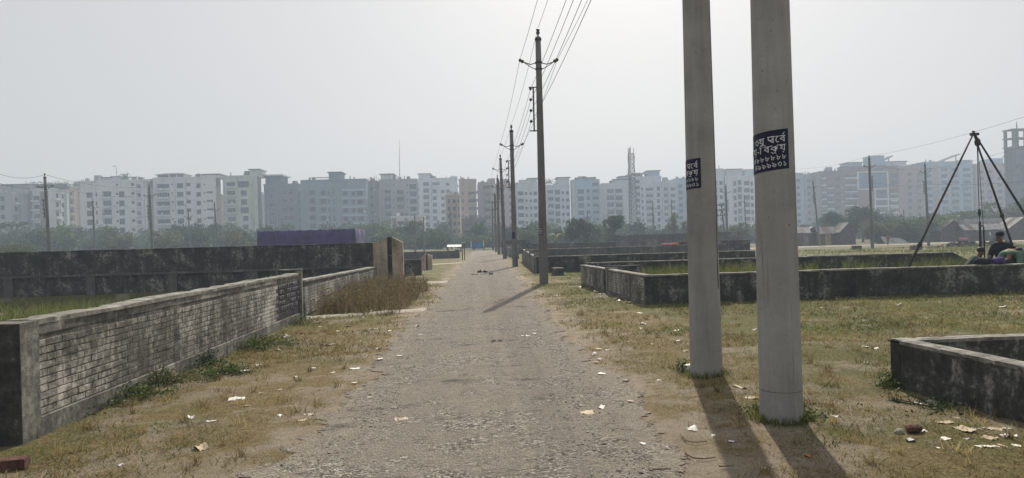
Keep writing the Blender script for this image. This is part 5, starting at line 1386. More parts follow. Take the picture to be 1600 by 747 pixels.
# ------------------------------------------------------------------ far end of the lane
p = gnd(746, 393); Y = 106
root = thing("sign_board", "plain blue board on two posts at the far end of the lane", "sign board", (at_y(746, 385, Y).x, Y, 0))
b = MB(); b.box(-.85, .85, -.03, .03, .25, 1.25); b.build("panel", M['bluepaint'], root)
for s in (-.92, .92):
    b = MB(); b.box(s - .05, s + .05, -.05, .05, -.2, 1.4); b.build("post", M['white'], root)
root = thing("barrier", "low dark barrier of rails across the lane's far end", "barrier", (at_y(752, 392, 103).x, 103, 0))
for z in (.18, .42):
    b = MB(); b.bar((-2.6, 0, z), (1.8, 0, z), .06); b.build("rail", M['wood_dark'], root)
for x in (-2.4, -1, .4, 1.7):
    b = MB(); b.box(x - .06, x + .06, -.16, -.04, -.2, .6); b.build("post", M['wood_dark'], root)
root = thing("shelter", "small white roofed shelter left of the lane's far end", "shelter", (at_y(710, 384, 98).x, 98, 0))
b = MB(); b.add([(-1.0, -1, .75), (.95, -1, .72), (.95, 1, .98), (-1.0, 1, 1.0), (-1.0, -1, .70), (.95, -1, .67), (.95, 1, .93), (-1.0, 1, .95)], [(0, 1, 2, 3), (7, 6, 5, 4), (0, 4, 5, 1), (1, 5, 6, 2), (2, 6, 7, 3), (3, 7, 4, 0)]); b.build("roof", M['white'], root)
for x in (-.9, .85):
    for y in (-.9, .9):
        b = MB(); b.box(x - .05, x + .05, y - .05, y + .05, -.2, .70 if y < 0 else .93); b.build("post", M['wood_dark'], root)

# ------------------------------------------------------------------ drilling tripod
A = at_y(1523, 210, 19.4)
root = thing("tripod", "tall dark drilling tripod of three poles with a hanging rope", "tripod", (A.x, A.y, 0))
ap = Vector((0, 0, A.z))
feet = [Vector((gnd(1418, 456).x - A.x, 17.9 - A.y, -.05)), Vector((at_y(1600, 437, 21).x - A.x, 21 - A.y, -.05)), Vector((at_y(1672, 440, 17.9).x - A.x, 17.9 - A.y, -.05))]
for k, f in enumerate(feet):
    d = (f - ap).normalized(); a = ap - d * .12 + Vector((0.05 * (k - 1), .03 * k, 0)); q = (f - a)
    b = MB(); b.tube([a + q * t_ for t_ in (0, .2, .45, .7, 1)], [.022, .026, .029, .031, .033], 10); leg = b.build("leg", M['bamboo'], root, True)
    for t_ in ((.72,), (.55, .82), (.6,))[k]:
        c_ = a + q * t_; b = MB(); b.tube([c_ - d * .05, c_ + d * .05], .054, 10); b.build("joint", M['iron'], leg)
b = MB(); b.bar((-.12, 0, A.z), (.12, .02, A.z + .01), .07); b.build("crosshead", M['iron'], root)
b = MB(); b.blob((.06, -.02, A.z - .22), .085, .06, .13, 3, .05); b.build("pulley", M['iron'], root, True)
b = MB(); b.tube([(.04, -.03, A.z - .3), (.045, -.03, 2.0), (.05, -.03, 1.7)], .010, 6); b.build("rope", M['wire'], root)
b = MB(); b.tube([(.06, -.02, A.z - .3), (.20, .1, 2.7), (.42, .35, 1.6)], .008, 5); b.build("rope", M['wire'], root)
b = MB(); b.tube([(.05, -.03, 2.05), (.05, -.03, 1.95), (.05, -.03, 1.85)], [.02, .04, .02], 8); b.build("swivel", M['iron'], root)
b = MB(); b.tube([(.05, -.03, 1.70), (.05, -.03, -.3)], .034, 10); b.build("drill_pipe", M['iron'], root, True)
b = MB(); b.tube([(.09, -.03, 1.58), (.13, -.03, 1.60), (.16, -.03, 1.55), (.17, -.03, .1)], .018, 8); b.build("hose", M['bamboo'], root, True)
TR = A

# ------------------------------------------------------------------ people
M['skin'] = plain("brown_skin", (0.16, 0.085, 0.05), 0.6, 0.08)
M['hair'] = plain("black_hair", (0.012, 0.010, 0.009), 0.6, 0.1)
def cloth(name, c): return plain(name, c, 0.9, 0.25, 7)
def skinned(name, mat, root, pts, edges, rad, sub=2):
    me = bpy.data.meshes.new(name); me.from_pydata([tuple(p) for p in pts], edges, []); me.materials.append(mat)
    o = link(name, me, root); md = o.modifiers.new("skin", 'SKIN'); md.use_smooth_shade = True
    for i, r in enumerate(rad):
        r = r if hasattr(r, '__len__') else (r, r); me.skin_vertices[0].data[i].radius = r
        me.skin_vertices[0].data[i].use_root = (i == 0)
    s = o.modifiers.new("smooth", 'SUBSURF'); s.levels = 1; s.render_levels = sub
    return o
def person(label, loc, rz, J, shirt, trousers, hat=None, sleeves=True, hair=True):
    """J: pelvis, waist, chest, neck, head (crown), and pairs sh, el, wr, hip, kn, an, toe given for left (-x) and right (+x); faces -y"""
    root = thing("person", label, "person", loc, rz)
    N = {}; pts = []; rad = []; E_ = []
    def ad(k, p, r): N[k] = len(pts); pts.append(Vector(p)); rad.append(r); return N[k]
    ad('pelvis', J['pelvis'], (.135, .10)); ad('waist', J['waist'], (.125, .09)); ad('chest', J['chest'], (.15, .105)); ad('neck', J['neck'], .052)
    nk, hd = Vector(J['neck']), Vector(J['head']); up = (hd - nk).normalized()
    fw = Vector(J.get('look', (0, -1, 0))).normalized()
    ad('jaw', nk.lerp(hd, .38) + fw * .03, .068); ad('brow', nk.lerp(hd, .70), .085); ad('crown', hd - up * .04, .062)
    ad('nose', nk.lerp(hd, .55) + fw * .112, .012)
    E_ += [(0, 1), (1, 2), (2, 3), (3, 4), (4, 5), (5, 6), (5, 7)]
    for s in (0, 1):
        t = 'LR'[s]
        for k, r, pr in (('sh', .062, 'chest'), ('el', .043, 'sh'), ('wr', .028, 'el')):
            i = ad(k + t, J[k][s], r); E_.append((N[pr if pr == 'chest' else pr + t], i))
        wr, el = Vector(J['wr'][s]), Vector(J['el'][s]); d = (wr - el).normalized(); side = d.cross(Vector((0, 0, 1)))
        side = side.normalized() if side.length > .05 else Vector((1, 0, 0)); nr = side.cross(d)
        i = ad('palm' + t, wr + d * .065, (.036, .018)); E_.append((N['wr' + t], i))
        for q, (off, ln) in enumerate(((-.030, .065), (-.010, .078), (.010, .074), (.029, .058))):
            a = ad(f'f{q}a' + t, wr + d * (.065 + ln * .55) + side * off - nr * .008, .0095); bb = ad(f'f{q}b' + t, wr + d * (.065 + ln) + side * off - nr * .03, .008)
            E_ += [(i, a), (a, bb)]
        a = ad('tha' + t, wr + d * .055 - side * .050, .0105); bb = ad('thb' + t, wr + d * .092 - side * .060 - nr * .012, .009); E_ += [(i, a), (a, bb)]
        for k, r, pr in (('hip', .088, 'pelvis'), ('kn', .058, 'hip'), ('an', .038, 'kn'), ('toe', .034, 'an')):
            i = ad(k + t, J[k][s], r); E_.append((N[pr if pr == 'pelvis' else pr + t], i))
    skinned("body", M['skin'], root, pts, E_, rad)
    def garment(name, mat, keys, edges, grow):
        skinned(name, mat, root, [pts[N[k]] for k in keys], [(keys.index(a), keys.index(c)) for a, c in edges],
                [tuple(x + grow for x in (rad[N[k]] if hasattr(rad[N[k]], '__len__') else (rad[N[k]],) * 2)) for k in keys])
    ks = ['waist', 'pelvis', 'chest', 'neck', 'shL', 'shR', 'elL', 'elR']; es = [('waist', 'pelvis'), ('waist', 'chest'), ('chest', 'neck'), ('chest', 'shL'), ('chest', 'shR'), ('shL', 'elL'), ('shR', 'elR')]
    if sleeves: ks += ['wrL', 'wrR']; es += [('elL', 'wrL'), ('elR', 'wrR')]
    garment("shirt", shirt, ks, es, .034)
    garment("trousers", trousers, ['pelvis', 'hipL', 'hipR', 'knL', 'knR', 'anL', 'anR'], [('pelvis', 'hipL'), ('pelvis', 'hipR'), ('hipL', 'knL'), ('hipR', 'knR'), ('knL', 'anL'), ('knR', 'anR')], .026)
    side = up.cross(fw)
    b = MB()
    for s in (-1, 1): b.blob(nk.lerp(hd, .62) + fw * .080 + side * .032 * s, .009, .009, .006, 1, 0, 1)
    b.build("eyes", M['hair'], root)
    b = MB()
    for s in (-1, 1): b.blob(nk.lerp(hd, .58) + side * .086 * s, .014, .02, .03, 1, 0, 1)
    b.build("ears", M['skin'], root)
    c_ = nk.lerp(hd, .80) - fw * .018
    if hat:
        b = MB(); b.blob(c_ + up * .022, .102, .108, .078, 2, .02); b.blob(c_ + fw * .12, .07, .07, .012, 2, 0); b.build("cap", hat, root, True)
    else:
        b = MB(); b.blob(c_ + up * .018, .098, .102, .085, 2, .05); b.build("hair", M['hair'], root, True)
    return root
def sit_pose(h=.50):
    return dict(pelvis=(0, 0, h), waist=(0, -.02, h + .2), chest=(0, -.06, h + .42), neck=(0, -.10, h + .60), head=(0, -.14, h + .84), sh=((-.2, -.06, h + .50), (.2, -.06, h + .50)),
                el=((-.29, -.12, h + .22), (.29, -.12, h + .22)), wr=((-.14, -.32, h + .14), (.15, -.34, h + .16)), hip=((-.1, -.03, h - .02), (.1, -.03, h - .02)),
                kn=((-.14, -.44, h + .02), (.14, -.42, h + .04)), an=((-.16, -.58, h - .40), (.13, -.50, h - .42)), toe=((-.17, -.76, h - .45), (.14, -.68, h - .45)), look=(0, -1, -.25))
def squat_pose(reach=0.0):
    return dict(pelvis=(0, .12, .26), waist=(0, .02, .42), chest=(0, -.14, .60), neck=(0, -.22, .74), head=(0, -.32, .95), sh=((-.19, -.14, .68), (.19, -.14, .68)),
                el=((-.26, -.36, .48), (.24, -.38 - reach * .2, .52)), wr=((-.16, -.56, .46), (.14, -.60 - reach * .35, .56)), hip=((-.1, .08, .24), (.1, .08, .24)),
                kn=((-.2, -.30, .50), (.2, -.30, .50)), an=((-.16, -.02, .07), (.16, -.02, .07)), toe=((-.2, -.2, .03), (.2, -.2, .03)), look=(0, -1, -.45))
def bend_pose():
    return dict(pelvis=(0, .22, .88), waist=(0, .08, .96), chest=(0, -.14, .92), neck=(0, -.32, .80), head=(0, -.46, .62), sh=((-.19, -.2, .86), (.19, -.2, .86)),
                el=((-.24, -.32, .60), (.24, -.3, .60)), wr=((-.14, -.44, .40), (.15, -.40, .38)), hip=((-.1, .2, .84), (.1, .2, .84)),
                kn=((-.13, .12, .46), (.13, .16, .46)), an=((-.14, .2, .07), (.14, .22, .07)), toe=((-.15, .02, .03), (.15, .04, .03)), look=(0, -.55, -.8))
def stand_pose():
    return dict(pelvis=(0, 0, .92), waist=(0, 0, 1.08), chest=(0, -.01, 1.28), neck=(0, -.02, 1.44), head=(0, -.04, 1.68), sh=((-.2, 0, 1.36), (.2, 0, 1.36)),
                el=((-.27, .02, 1.08), (.27, .0, 1.08)), wr=((-.24, -.12, .86), (.2, -.2, .98)), hip=((-.1, 0, .88), (.1, 0, .88)), kn=((-.11, -.04, .48), (.12, .02, .48)), an=((-.11, .04, .07), (.13, .1, .07)), toe=((-.13, -.12, .03), (.15, -.06, .03)))
navy, denim, green = cloth("dark_navy_cloth", (0.012, 0.014, 0.022)), cloth("faded_denim", (0.06, 0.075, 0.125)), cloth("pale_green_cloth", (0.09, 0.16, 0.115))
dkgreen, palec, red = cloth("dull_dark_green_cloth", (0.035, 0.055, 0.042)), cloth("pale_dusty_cloth", (0.40, 0.42, 0.36)), cloth("faded_red_cloth", (0.30, 0.035, 0.03))
greyc = cloth("grey_lungi_cloth", (0.10, 0.11, 0.11))
q = at_y(1568, 395, 18.6)
root = thing("stool", "rough timber trestle seat under the capped man by the tripod", "stool", (q.x, 18.66, 0))
b = MB(); b.box(-.35, .35, -.14, .16, .36, .41); b.build("seat", M['wood_dark'], root)
for x in (-.3, .3):
    for y in (-.1, .12):
        b = MB(); b.box(x - .03, x + .03, y - .03, y + .03, -.1, .358); b.build("leg", M['wood_dark'], root)
person("person in a dark jacket, cap and blue jeans sitting by the tripod's middle leg", (q.x, 18.6, 0), R(-72), sit_pose(.54), navy, denim, navy)
q = at_y(1513, 395, 19.2)
person("person in dull green squatting and reaching for the hanging pipe", (q.x, 19.2, 0), R(66), squat_pose(1.0), dkgreen, dkgreen)
q = at_y(1585, 395, 17.9)
person("person in a pale green shirt bending right down in front of the capped man", (q.x, 17.9, 0), R(-58), bend_pose(), green, greyc)
q = at_y(1597, 395, 18.1)
person("person in a pale dusty shirt squatting at the right of the working group", (q.x, 18.2, 0), R(-75), squat_pose(), palec, greyc)
q = at_y(1611, 395, 17.7)
person("person in dark clothes cut by the right picture edge", (q.x, 17.8, 0), R(-80), squat_pose(), navy, greyc)
q = at_y(1547, 370, 113); person("person in a pale shirt standing by the open fronted shed", (q.x, 113, float(gz(q.x, 113))), R(60), stand_pose(), palec, greyc)
q = at_y(1387, 372, 109); person("person in a red shirt by the bushes across the field", (q.x, 109, float(gz(q.x, 109))), R(20), stand_pose(), red, greyc)
# bundles lying on and behind the black wall
def bundle(name, label, cat, px, Y, z, rx, ry, rz, mat, seed):
    x = at_y(px, 405, Y).x; b = MB(); b.blob((0, 0, rz * .8), rx, ry, rz, seed, .14, 3)
    tag(b.build(name, mat, None, True, (x, Y, z)), label, cat)
bundle("bag", "black slumped bag lying on the long front wall by the tripod", "bag", 1536, YA + .1, .685, .21, .12, .085, navy, 3)
bundle("cloth_bundle", "purple cloth bundle on the long front wall right of the black bag", "cloth bundle", 1561, YA + .1, .685, .165, .10, .09, cloth("violet_cloth", (0.09, 0.055, 0.20)), 4)

# ------------------------------------------------------------------ things in the field and plots
def heap(name, label, px, py, rx, ry, h, mat, seed, cat="heap", n=60, kind=None):
    p = hit(px, py); rg = np.random.default_rng(seed); b = MB()
    for k in range(n):
        a = rg.uniform(0, 6.28); r = rg.uniform(0, 1) ** .6; s = rg.uniform(.06, .22) * (1.3 - r)
        b.blob((math.cos(a) * r * rx, math.sin(a) * r * ry, h * (1 - r) * rg.uniform(.4, 1)), s * 1.4, s * 1.2, s, int(rg.integers(999)), .3, 1)
    tag(b.build(name, mat, None, False, tuple(p)), label, cat, kind=kind)
heap("rubble_heap", "dark heap of dug earth left of the hanging rope", 1500, 386, 3.4, 1.8, .75, M['rubble'], 1, n=110)
heap("rubble_heap", "dark earth heap right of the hanging rope, under the open shed", 1556, 384, 3.0, 1.6, .9, M['rubble'], 2, n=90)
heap("sand_heap", "flat pale sand patch behind the concrete block in the field", 1424, 386.5, 3.2, 1.5, .08, M['sand'], 3, n=70)
def cblock(label, px, py, wpx, hpx, mat='concrete_dark', d2=.5):
    p = hit(px, py); s = p.y / FPX; wd, hh = wpx * s, hpx * s
    root = thing("concrete_block", label, "concrete block", tuple(p), R(8)); b = MB()
    rr = random.Random(int(px)); V = [(x * wd / 2 + rr.uniform(-.03, .03) * wd, y * d2, z + rr.uniform(-.02, .02)) for z in (-.1, hh) for x, y in ((-1, 0), (1, 0), (1, 1), (-1, 1))]
    b.add(V, [(0, 3, 2, 1), (4, 5, 6, 7), (0, 1, 5, 4), (1, 2, 6, 5), (2, 3, 7, 6), (3, 0, 4, 7)]); b.build("body", M[mat], root)
    b = MB(); b.add([(v[0] * 1.03, v[1] + (.01 if v[1] else -.012), hh + .004 + (.03 if i > 3 else 0)) for i, v in enumerate(V)], [(0, 3, 2, 1), (4, 5, 6, 7), (0, 1, 5, 4), (1, 2, 6, 5), (2, 3, 7, 6), (3, 0, 4, 7)]); b.build("top", M['coping'], root)
cblock("dark concrete block lying in the field left of the pale leaning pole", 1341, 390, 13, 6)
cblock("grey concrete block lying in the field left of the tripod", 1435, 390.5, 15, 7, 'concrete_far')
cblock("small dark box shaped block standing right of the lone lane pole", 874, 431, 15, 11)
cblock("little dark block in the grass beside the far pink gate slabs", 690, 402, 7, 3)
p = hit(1505, 379); b = MB(); b.blob((0, 0, .55), .6, .35, .22, 5, .3, 2); tag(b.build("cloth", cloth("pink_cloth", (0.50, 0.09, 0.16)), None, True, tuple(p)), "bright pink cloth thrown on the dark earth heap", "cloth")
x = at_y(1043, 381, 50).x; b = MB(); b.blob((0, 0, .06), .5, .12, .09, 5, .3, 2); tag(b.build("cloth", cloth("pale_pink_cloth", (0.55, 0.25, 0.33)), None, True, (x, 50.1, .825)), "pale pink cloth drying on the third plot's wall", "cloth")
x = at_y(1055, 381, 50).x; b = MB(); b.blob((0, 0, .06), .26, .12, .09, 6, .3, 2); tag(b.build("cloth", cloth("orange_cloth", (0.50, 0.21, 0.03)), None, True, (x, 50.1, .825)), "small orange cloth drying beside the pale pink one", "cloth")

# ------------------------------------------------------------------ litter
PAPER = [plain("dirty_white_paper", (0.74, 0.72, 0.67), 0.8, 0.12, 9), plain("buff_paper", (0.52, 0.44, 0.32), 0.85, 0.15, 9), plain("grey_plastic_scrap", (0.42, 0.42, 0.42), 0.5, 0.2, 9), plain("white_plastic", (0.74, 0.74, 0.72), 0.5, 0.06, 9)]
def scrap_mesh(seed, amp):
    rr = random.Random(seed); n = 6; V, F = [], []
    cut = [rr.uniform(.1, 1.0) for _ in range(4)]; asp = rr.choice((.75, .6, .4, .28))
    for i in range(n):
        for k in range(n):
            u, v = i / (n - 1) - .5, k / (n - 1) - .5
            s = 1 - .35 * (abs(u) * 2) ** 2 * (1 - cut[int(u > 0) * 2 + int(v > 0)]) * 2
            V.append((u * s + rr.uniform(-.03, .03), v * s * asp + rr.uniform(-.03, .03), amp * (math.sin(u * 7 + seed) * .4 + math.sin(v * 6 + seed * 2) * .4 + rr.uniform(-.5, .5)) * (.5 + abs(u) + abs(v)) + amp * .6))
    for i in range(n - 1):
        for k in range(n - 1): F.append((i * n + k, i * n + n + k, i * n + n + k + 1, i * n + k + 1))
    return V, F
_sm = {}
def scrap(px, py, wpx, mat=0, flat=1.0, label=None, group=None, rz=None, name="paper_scrap"):
    p = hit(px, py); q = random.randrange(9); key = (q, mat, flat > 2)
    if key not in _sm:
        V, F = scrap_mesh(q, .035 if flat <= 2 else .15); me = npmesh(name, V, F, mat if not isinstance(mat, int) else PAPER[mat]); _sm[key] = me
    s = wpx / FPX * p.y * (0.92 if label and ('largest' in label or 'long' in label) else 1.15)
    o = link(name, _sm[key], None, (p.x, p.y, p.z + .001 + (0.018 if abs(p.x) < 1.6 else 0.0)), (R(random.uniform(-6, 6)), R(random.uniform(-6, 6)), random.uniform(0, 6.28) if rz is None else rz), (s, s * random.uniform(.7, 1.3), s))
    tag(o, label, "litter", group); return o
uniq = [  # px, py, width px, material, crumple, label
    (383, 583, 28, 3, 1, "largest flat white sheet on the grass by the left brick wall"),
    (370, 627, 36, 0, 1, "long torn pale strip below the largest white sheet, on the left verge"),
    (438, 656, 12, 3, 3, "upright white scrap near the left edge of the lane"),
    (332, 666, 18, 0, 1, "flat white scrap on bare earth between the near wall corner and the lane"),
    (298, 658, 15, 0, 3, "crumpled off white scrap nearest below the left brick wall"),
    (311, 707, 28, 1, 3, "crumpled buff paper on the bare earth at the lower left"),
    (555, 579, 17, 0, 1, "thin white scrap lying where the left verge meets the lane"),
    (517, 540, 22, 0, 1, "long pale scrap in the middle of the left verge"),
    (603, 475, 14, 3, 3, "white crumpled bag by the dry weeds"),
    (575, 487, 16, 0, 2, "whitish scrap at the edge of the pale cement strip"),
    (1154, 613, 36, 1, 1, "long buff strip on the ground between the two big poles, upper one"),
    (1173, 627, 24, 1, 1, "short buff strip between the two big poles, lower one"),
    (1081, 676, 22, 0, 3, "crumpled white paper left of the big pole shadows"),
    (1373, 607, 15, 0, 3, "white shoe shaped scrap beside the little green plant"),
    (1302, 658, 16, 0, 1, "pale scrap right of the thickest pole's foot"),
    (1432, 637, 13, 3, 1, "white scrap just in front of the low enclosure's corner"),
    (1443, 681, 12, 3, 3, "white plastic scrap next to the red brick lump"),
    (1422, 702, 16, 2, 3, "grey crumpled scrap below the red brick lump"),
    (1495, 658, 22, 1, 1, "buff card sliver above the scrap pile at lower right"),
    (1476, 668, 22, 1, 1, "thin buff strip left of the scrap pile at lower right"),
    (1476, 697, 20, 0, 1, "lone pale strip below left of the scrap pile"),
    (1555, 673, 30, 1, 2, "largest buff card on top of the scrap pile at lower right"),
    (1563, 682, 30, 0, 2, "white sheet under the largest buff card in the scrap pile"),
    (1546, 692, 26, 1, 2, "buff sheet lowest in the scrap pile at lower right"),
    (1508, 682, 34, 1, 2, "torn buff strip at the left end of the scrap pile"),
    (1566, 700, 18, 1, 2, "small buff card just below the scrap pile"),
    (1590, 710, 20, 0, 1, "pale scrap at the bottom right edge of the picture"),
    (1458, 632, 16, 2, 3, "grey plastic bag against the low black enclosure wall"),
    (1567, 482, 16, 3, 3, "white crumpled bag far right on the grass before the long black wall"),
    (941, 641, 22, 0, 1, "faint pale scrap on the right edge of the lane"),
    (917, 656, 26, 1, 1, "buff scrap where the lane meets the right verge"),
    (820, 527, 13, 3, 1, "white scrap on the lane below the lone pole's shadow"),
    (1143, 698, 10, 3, 3, "tiny white scrap inside the left big pole's shadow"),
    (628, 660, 34, 1, 1, "long buff sliver pressed into the lane surface"),
]
for (px, py, wp, mt, fl, lab) in uniq: scrap(px, py, wp, mt, fl, lab)
zones = [("small pale scrap among many on the left verge", "pale scraps on the left verge",
          [(476, 653), (487, 652), (408, 618), (514, 549), (499, 549), (414, 548), (434, 550), (405, 572), (560, 533), (575, 538), (590, 549), (624, 559), (595, 566), (577, 626), (553, 603), (438, 612), (474, 662), (492, 578), (545, 510), (499, 512), (583, 515), (610, 519), (653, 513), (659, 525), (199, 629), (212, 620), (189, 734), (342, 561), (449, 529), (472, 521), (527, 520), (566, 498), (612, 503), (520, 586), (462, 592), (386, 640), (640, 452), (633, 447), (662, 437), (676, 446)]),
         ("small pale scrap among many on the right verge", "pale scraps on the right verge",
          [(1350, 503), (1353, 544), (1368, 546), (1353, 568), (1361, 638), (1285, 481), (999, 491), (1028, 489), (1004, 507), (1002, 516), (1025, 516), (915, 525), (952, 525), (983, 536), (949, 549), (936, 550), (928, 558), (936, 563), (931, 568), (1060, 533), (1058, 518), (1071, 550), (836, 524), (1030, 596), (940, 589), (1018, 540), (977, 602), (890, 470), (902, 480), (870, 462), (1115, 690), (1005, 700), (985, 632), (1240, 503), (1320, 520), (1405, 478), (1448, 500), (1310, 455), (1180, 517), (1530, 700), (1465, 708), (1520, 676), (1530, 684), (1538, 676), (1548, 683), (1572, 690), (1578, 676), (1585, 684), (1540, 700), (1556, 708), (1512, 692), (1500, 674), (1594, 700)]),
         ("pale scrap in the row of rubbish along the foot of the low grey brick wall", "rubbish along the right brick wall",
          [(910, 450), (918, 452), (925, 455), (931, 457), (936, 460), (944, 461), (951, 463), (958, 466), (963, 468), (967, 471), (976, 472), (985, 474), (915, 471), (940, 466), (992, 478)])]
def where(px, py, z):
    if z == 0:
        if py < 470: return "on the far grass past the dry weeds"
        if py > 690: return "on bare earth at the bottom left"
        if py > 605: return "on the lower left verge by the lane's edge"
        if px < 400: return "on the grass close under the left brick wall"
        if py < 528: return "on the left grass before the cement strip"
        return "in the middle of the left grass verge" if px < 520 else "where the left grass meets the lane"
    if z == 1:
        if px > 1270: return "on the grass right of the thickest pole" if py < 650 else "below the scrap pile at lower right"
        if px > 1100: return "on the ground close by the two big poles"
        if py > 585: return "at the lane's right edge near the big poles"
        if py < 485: return "on the grass before the small wall gap"
        return "on dry grass between lane and cracked pole" if px < 960 else "on grass before the right brick wall's corner"
    return "in the rubbish row below the right brick wall"
for zi, (lab, grp, pts) in enumerate(zones):
    for (px, py) in pts:
        mt = random.choice((0, 0, 0, 1, 3, 2)); fl = random.choice((1, 1, 3))
        lb = f"{'crumpled' if fl > 2 else 'flat'} {('off white paper', 'buff paper', 'grey plastic', 'bright white')[mt]} scrap {where(px, py, zi)}"
        scrap(px + random.uniform(-1, 1), py, random.uniform(5, 13) * (1.0 if py < 600 else 1.3), mt, fl, lb, grp)
# small orange rag and other lone bits
scrap(1263, 717, 11, cloth("orange_rag", (0.55, 0.17, 0.04)), 3, "small orange rag in the thickest pole's shadow", name="rag")
p = hit(1427, 681); b = MB(); b.blob((0, 0, .025), .065, .05, .038, 4, .22, 2); tag(b.build("brick_lump", M['redbrick'], None, False, tuple(p)), "red brick lump among the litter at lower right", "brick")
p = hit(1404, 682); b = MB(); b.blob((0, 0, .012), .035, .03, .024, 6, .25, 2); tag(b.build("stone", M['stone'], None, False, tuple(p)), "grey stone left of the red brick lump", "stone")
p = hit(13, 737); root = thing("brick", "whole red brick lying at the bottom left corner", "brick", (p.x, p.y, p.z), R(12)); b = MB()
bm = bmesh.new(); bmesh.ops.create_cube(bm, size=1); bmesh.ops.scale(bm, vec=(.25, .12, .075), verts=bm.verts); bmesh.ops.bevel(bm, geom=bm.edges[:], offset=.006, segments=2, affect='EDGES')
b.add([(v.co.x, v.co.y, v.co.z + .035) for v in bm.verts], [[v.index for v in f.verts] for f in bm.faces]); bm.free(); b.build("body", M['redbrick'], root)
p = gnd(1075, 582); b = MB(); root = thing("carton", "small white carton standing at the foot of the cracked big pole", "carton", (p.x, p.y, 0), R(10))
b.box(-.035, .035, -.02, .02, .0, .082); b.build("body", M['white'], root)
b = MB(); b.add([(-.035, -.02, .083), (.035, -.02, .083), (.04, .015, .098), (-.036, .02, .092)], [(0, 1, 2, 3)]); b.build("flap", PAPER[3], root)
# clods of dung and mud on the lane
for (px, py, wp, lab, sd) in ((752, 426, 14, "black clod heap in the middle of the lane far ahead", 1), (766, 429, 8, "smaller black clod beside the heap on the lane", 2), (742, 429.5, 9, "flat dark clod left of the heap on the lane", 3), (777, 534, 16, "dark earthy smear in the middle of the lane", 4)):
    p = gnd(px, py, .02); s = wp / FPX * p.y; b = MB()
    for k in range(9): b.blob((random.uniform(-.5, .5) * s, random.uniform(-.3, .3) * s, .02), s * random.uniform(.10, .26), s * random.uniform(.10, .2), s * (.2 if sd < 3 else .05) * random.uniform(.5, 1.3), sd * 20 + k, .35, 1)
    tag(b.build("clod", M['clod'], None, False, tuple(p)), lab, "clod")
# sticks
def stick(label, pts, r, mat='wood_dark'):
    A_, B_, C_ = [hit(*q) for q in pts]; o = A_.copy(); K = B_ * 2 - (A_ + C_) / 2; b = MB(); P = [A_ * (1 - t) ** 2 + K * 2 * t * (1 - t) + C_ * t * t for t in np.linspace(0, 1, 9)]
    b.tube([p - o + Vector((random.uniform(-.006, .006), 0, r + .012)) for p in P], [r * (1 - .06 * i) for i in range(9)], 6)
    tag(b.build("stick", M[mat], None, True, tuple(o)), label, "stick")
M['twig'] = plain("dry_twig", (0.17, 0.12, 0.075), 0.9, 0.3, 12)
stick("curved dry stick left of the big pole shadows at the bottom", [(1071, 710), (1085, 722), (1120, 727)], .007, 'twig')
stick("straight dry twig just above the curved stick", [(1065, 690), (1078, 697), (1104, 694)], .006, 'twig')
stick("short dry stick at the bottom edge by the big pole shadows", [(1123, 733), (1135, 737), (1146, 742)], .006, 'twig')
stick("dry twig at the bottom edge of the lane", [(1015, 744), (1030, 744), (1048, 742)], .005, 'twig')
stick("thin pale stick on the left verge near the white scraps", [(452, 611), (460, 607), (469, 603)], .006, 'twig')

# ------------------------------------------------------------------ weeds and grass
def weed(label, px, py, w_, h, n, leaf, mat='mid', seed=0, name="weed_clump"):
    p = hit(px, py); rg = np.random.default_rng(seed + int(px)); k = max(10, n // 4)
    if w_ > .25: w_ *= 1.35; h *= .62
    C = np.stack([rg.normal(0, w_ * .38, k), rg.normal(0, w_ * .28, k), rg.uniform(.05, 1, k) ** 1.2 * h], -1); C[:, 2] *= np.exp(-((C[:, 0] / w_) ** 2) * 2)
    V, F, t = leaves(C, 12, (.045, .045, .035), leaf * .62, rg); V[:, 2] = np.maximum(V[:, 2], .005)
    root = thing(name, label, "weeds", tuple(p)); link("leaves", npmesh("leaves", V, F, LF[mat], t), root)
    b = MB()
    for q in range(0, k, 2): b.tube([(C[q, 0] * .3, C[q, 1] * .3, -.03), (C[q, 0] * .7, C[q, 1] * .7, C[q, 2] * .6), tuple(C[q])], [.006, .005, .003], 4, False)
    b.build("stems", LF[mat], root)
for a in ((150, 640, .30, .16, 200, .032, "leafy weeds at the near left wall corner", 'mid'), (205, 622, .42, .22, 320, .032, "tall leafy green weeds against the near part of the left brick wall", 'mid'),
          (246, 603, .40, .24, 320, .034, "leafy weeds with pale tops below the left brick wall", 'light'), (300, 575, .45, .34, 420, .034, "bushy dark weeds halfway along the left brick wall", 'dark'),
          (345, 585, .5, .16, 320, .032, "low green weeds beside the largest white sheet", 'mid'), (395, 545, .6, .22, 320, .034, "green weeds along the far half of the left brick wall", 'mid'),
          (445, 508, .6, .26, 320, .036, "yellowish weeds at the foot of the wall's end post", 'light'), (105, 655, .3, .10, 160, .03, "low weeds at the foot of the corner pier", 'mid'),
          (1386, 605, .10, .20, 90, .03, "little upright green plant left of the low enclosure", 'light'), (1425, 610, .35, .10, 160, .03, "low weeds at the low enclosure's corner", 'mid'),
          (1067, 583, .12, .10, 90, .026, "small green weeds at the cracked pole's foot", 'dark'), (1255, 652, .25, .05, 160, .024, "short green growth at the right of the thickest pole's foot", 'mid'), (1185, 648, .15, .05, 100, .024, "short green growth at the left of the thickest pole's foot", 'mid'),
          (1480, 640, .5, .08, 200, .028, "low weeds along the shaded enclosure wall", 'dark')):
    weed(a[6], *a[:6], a[7])
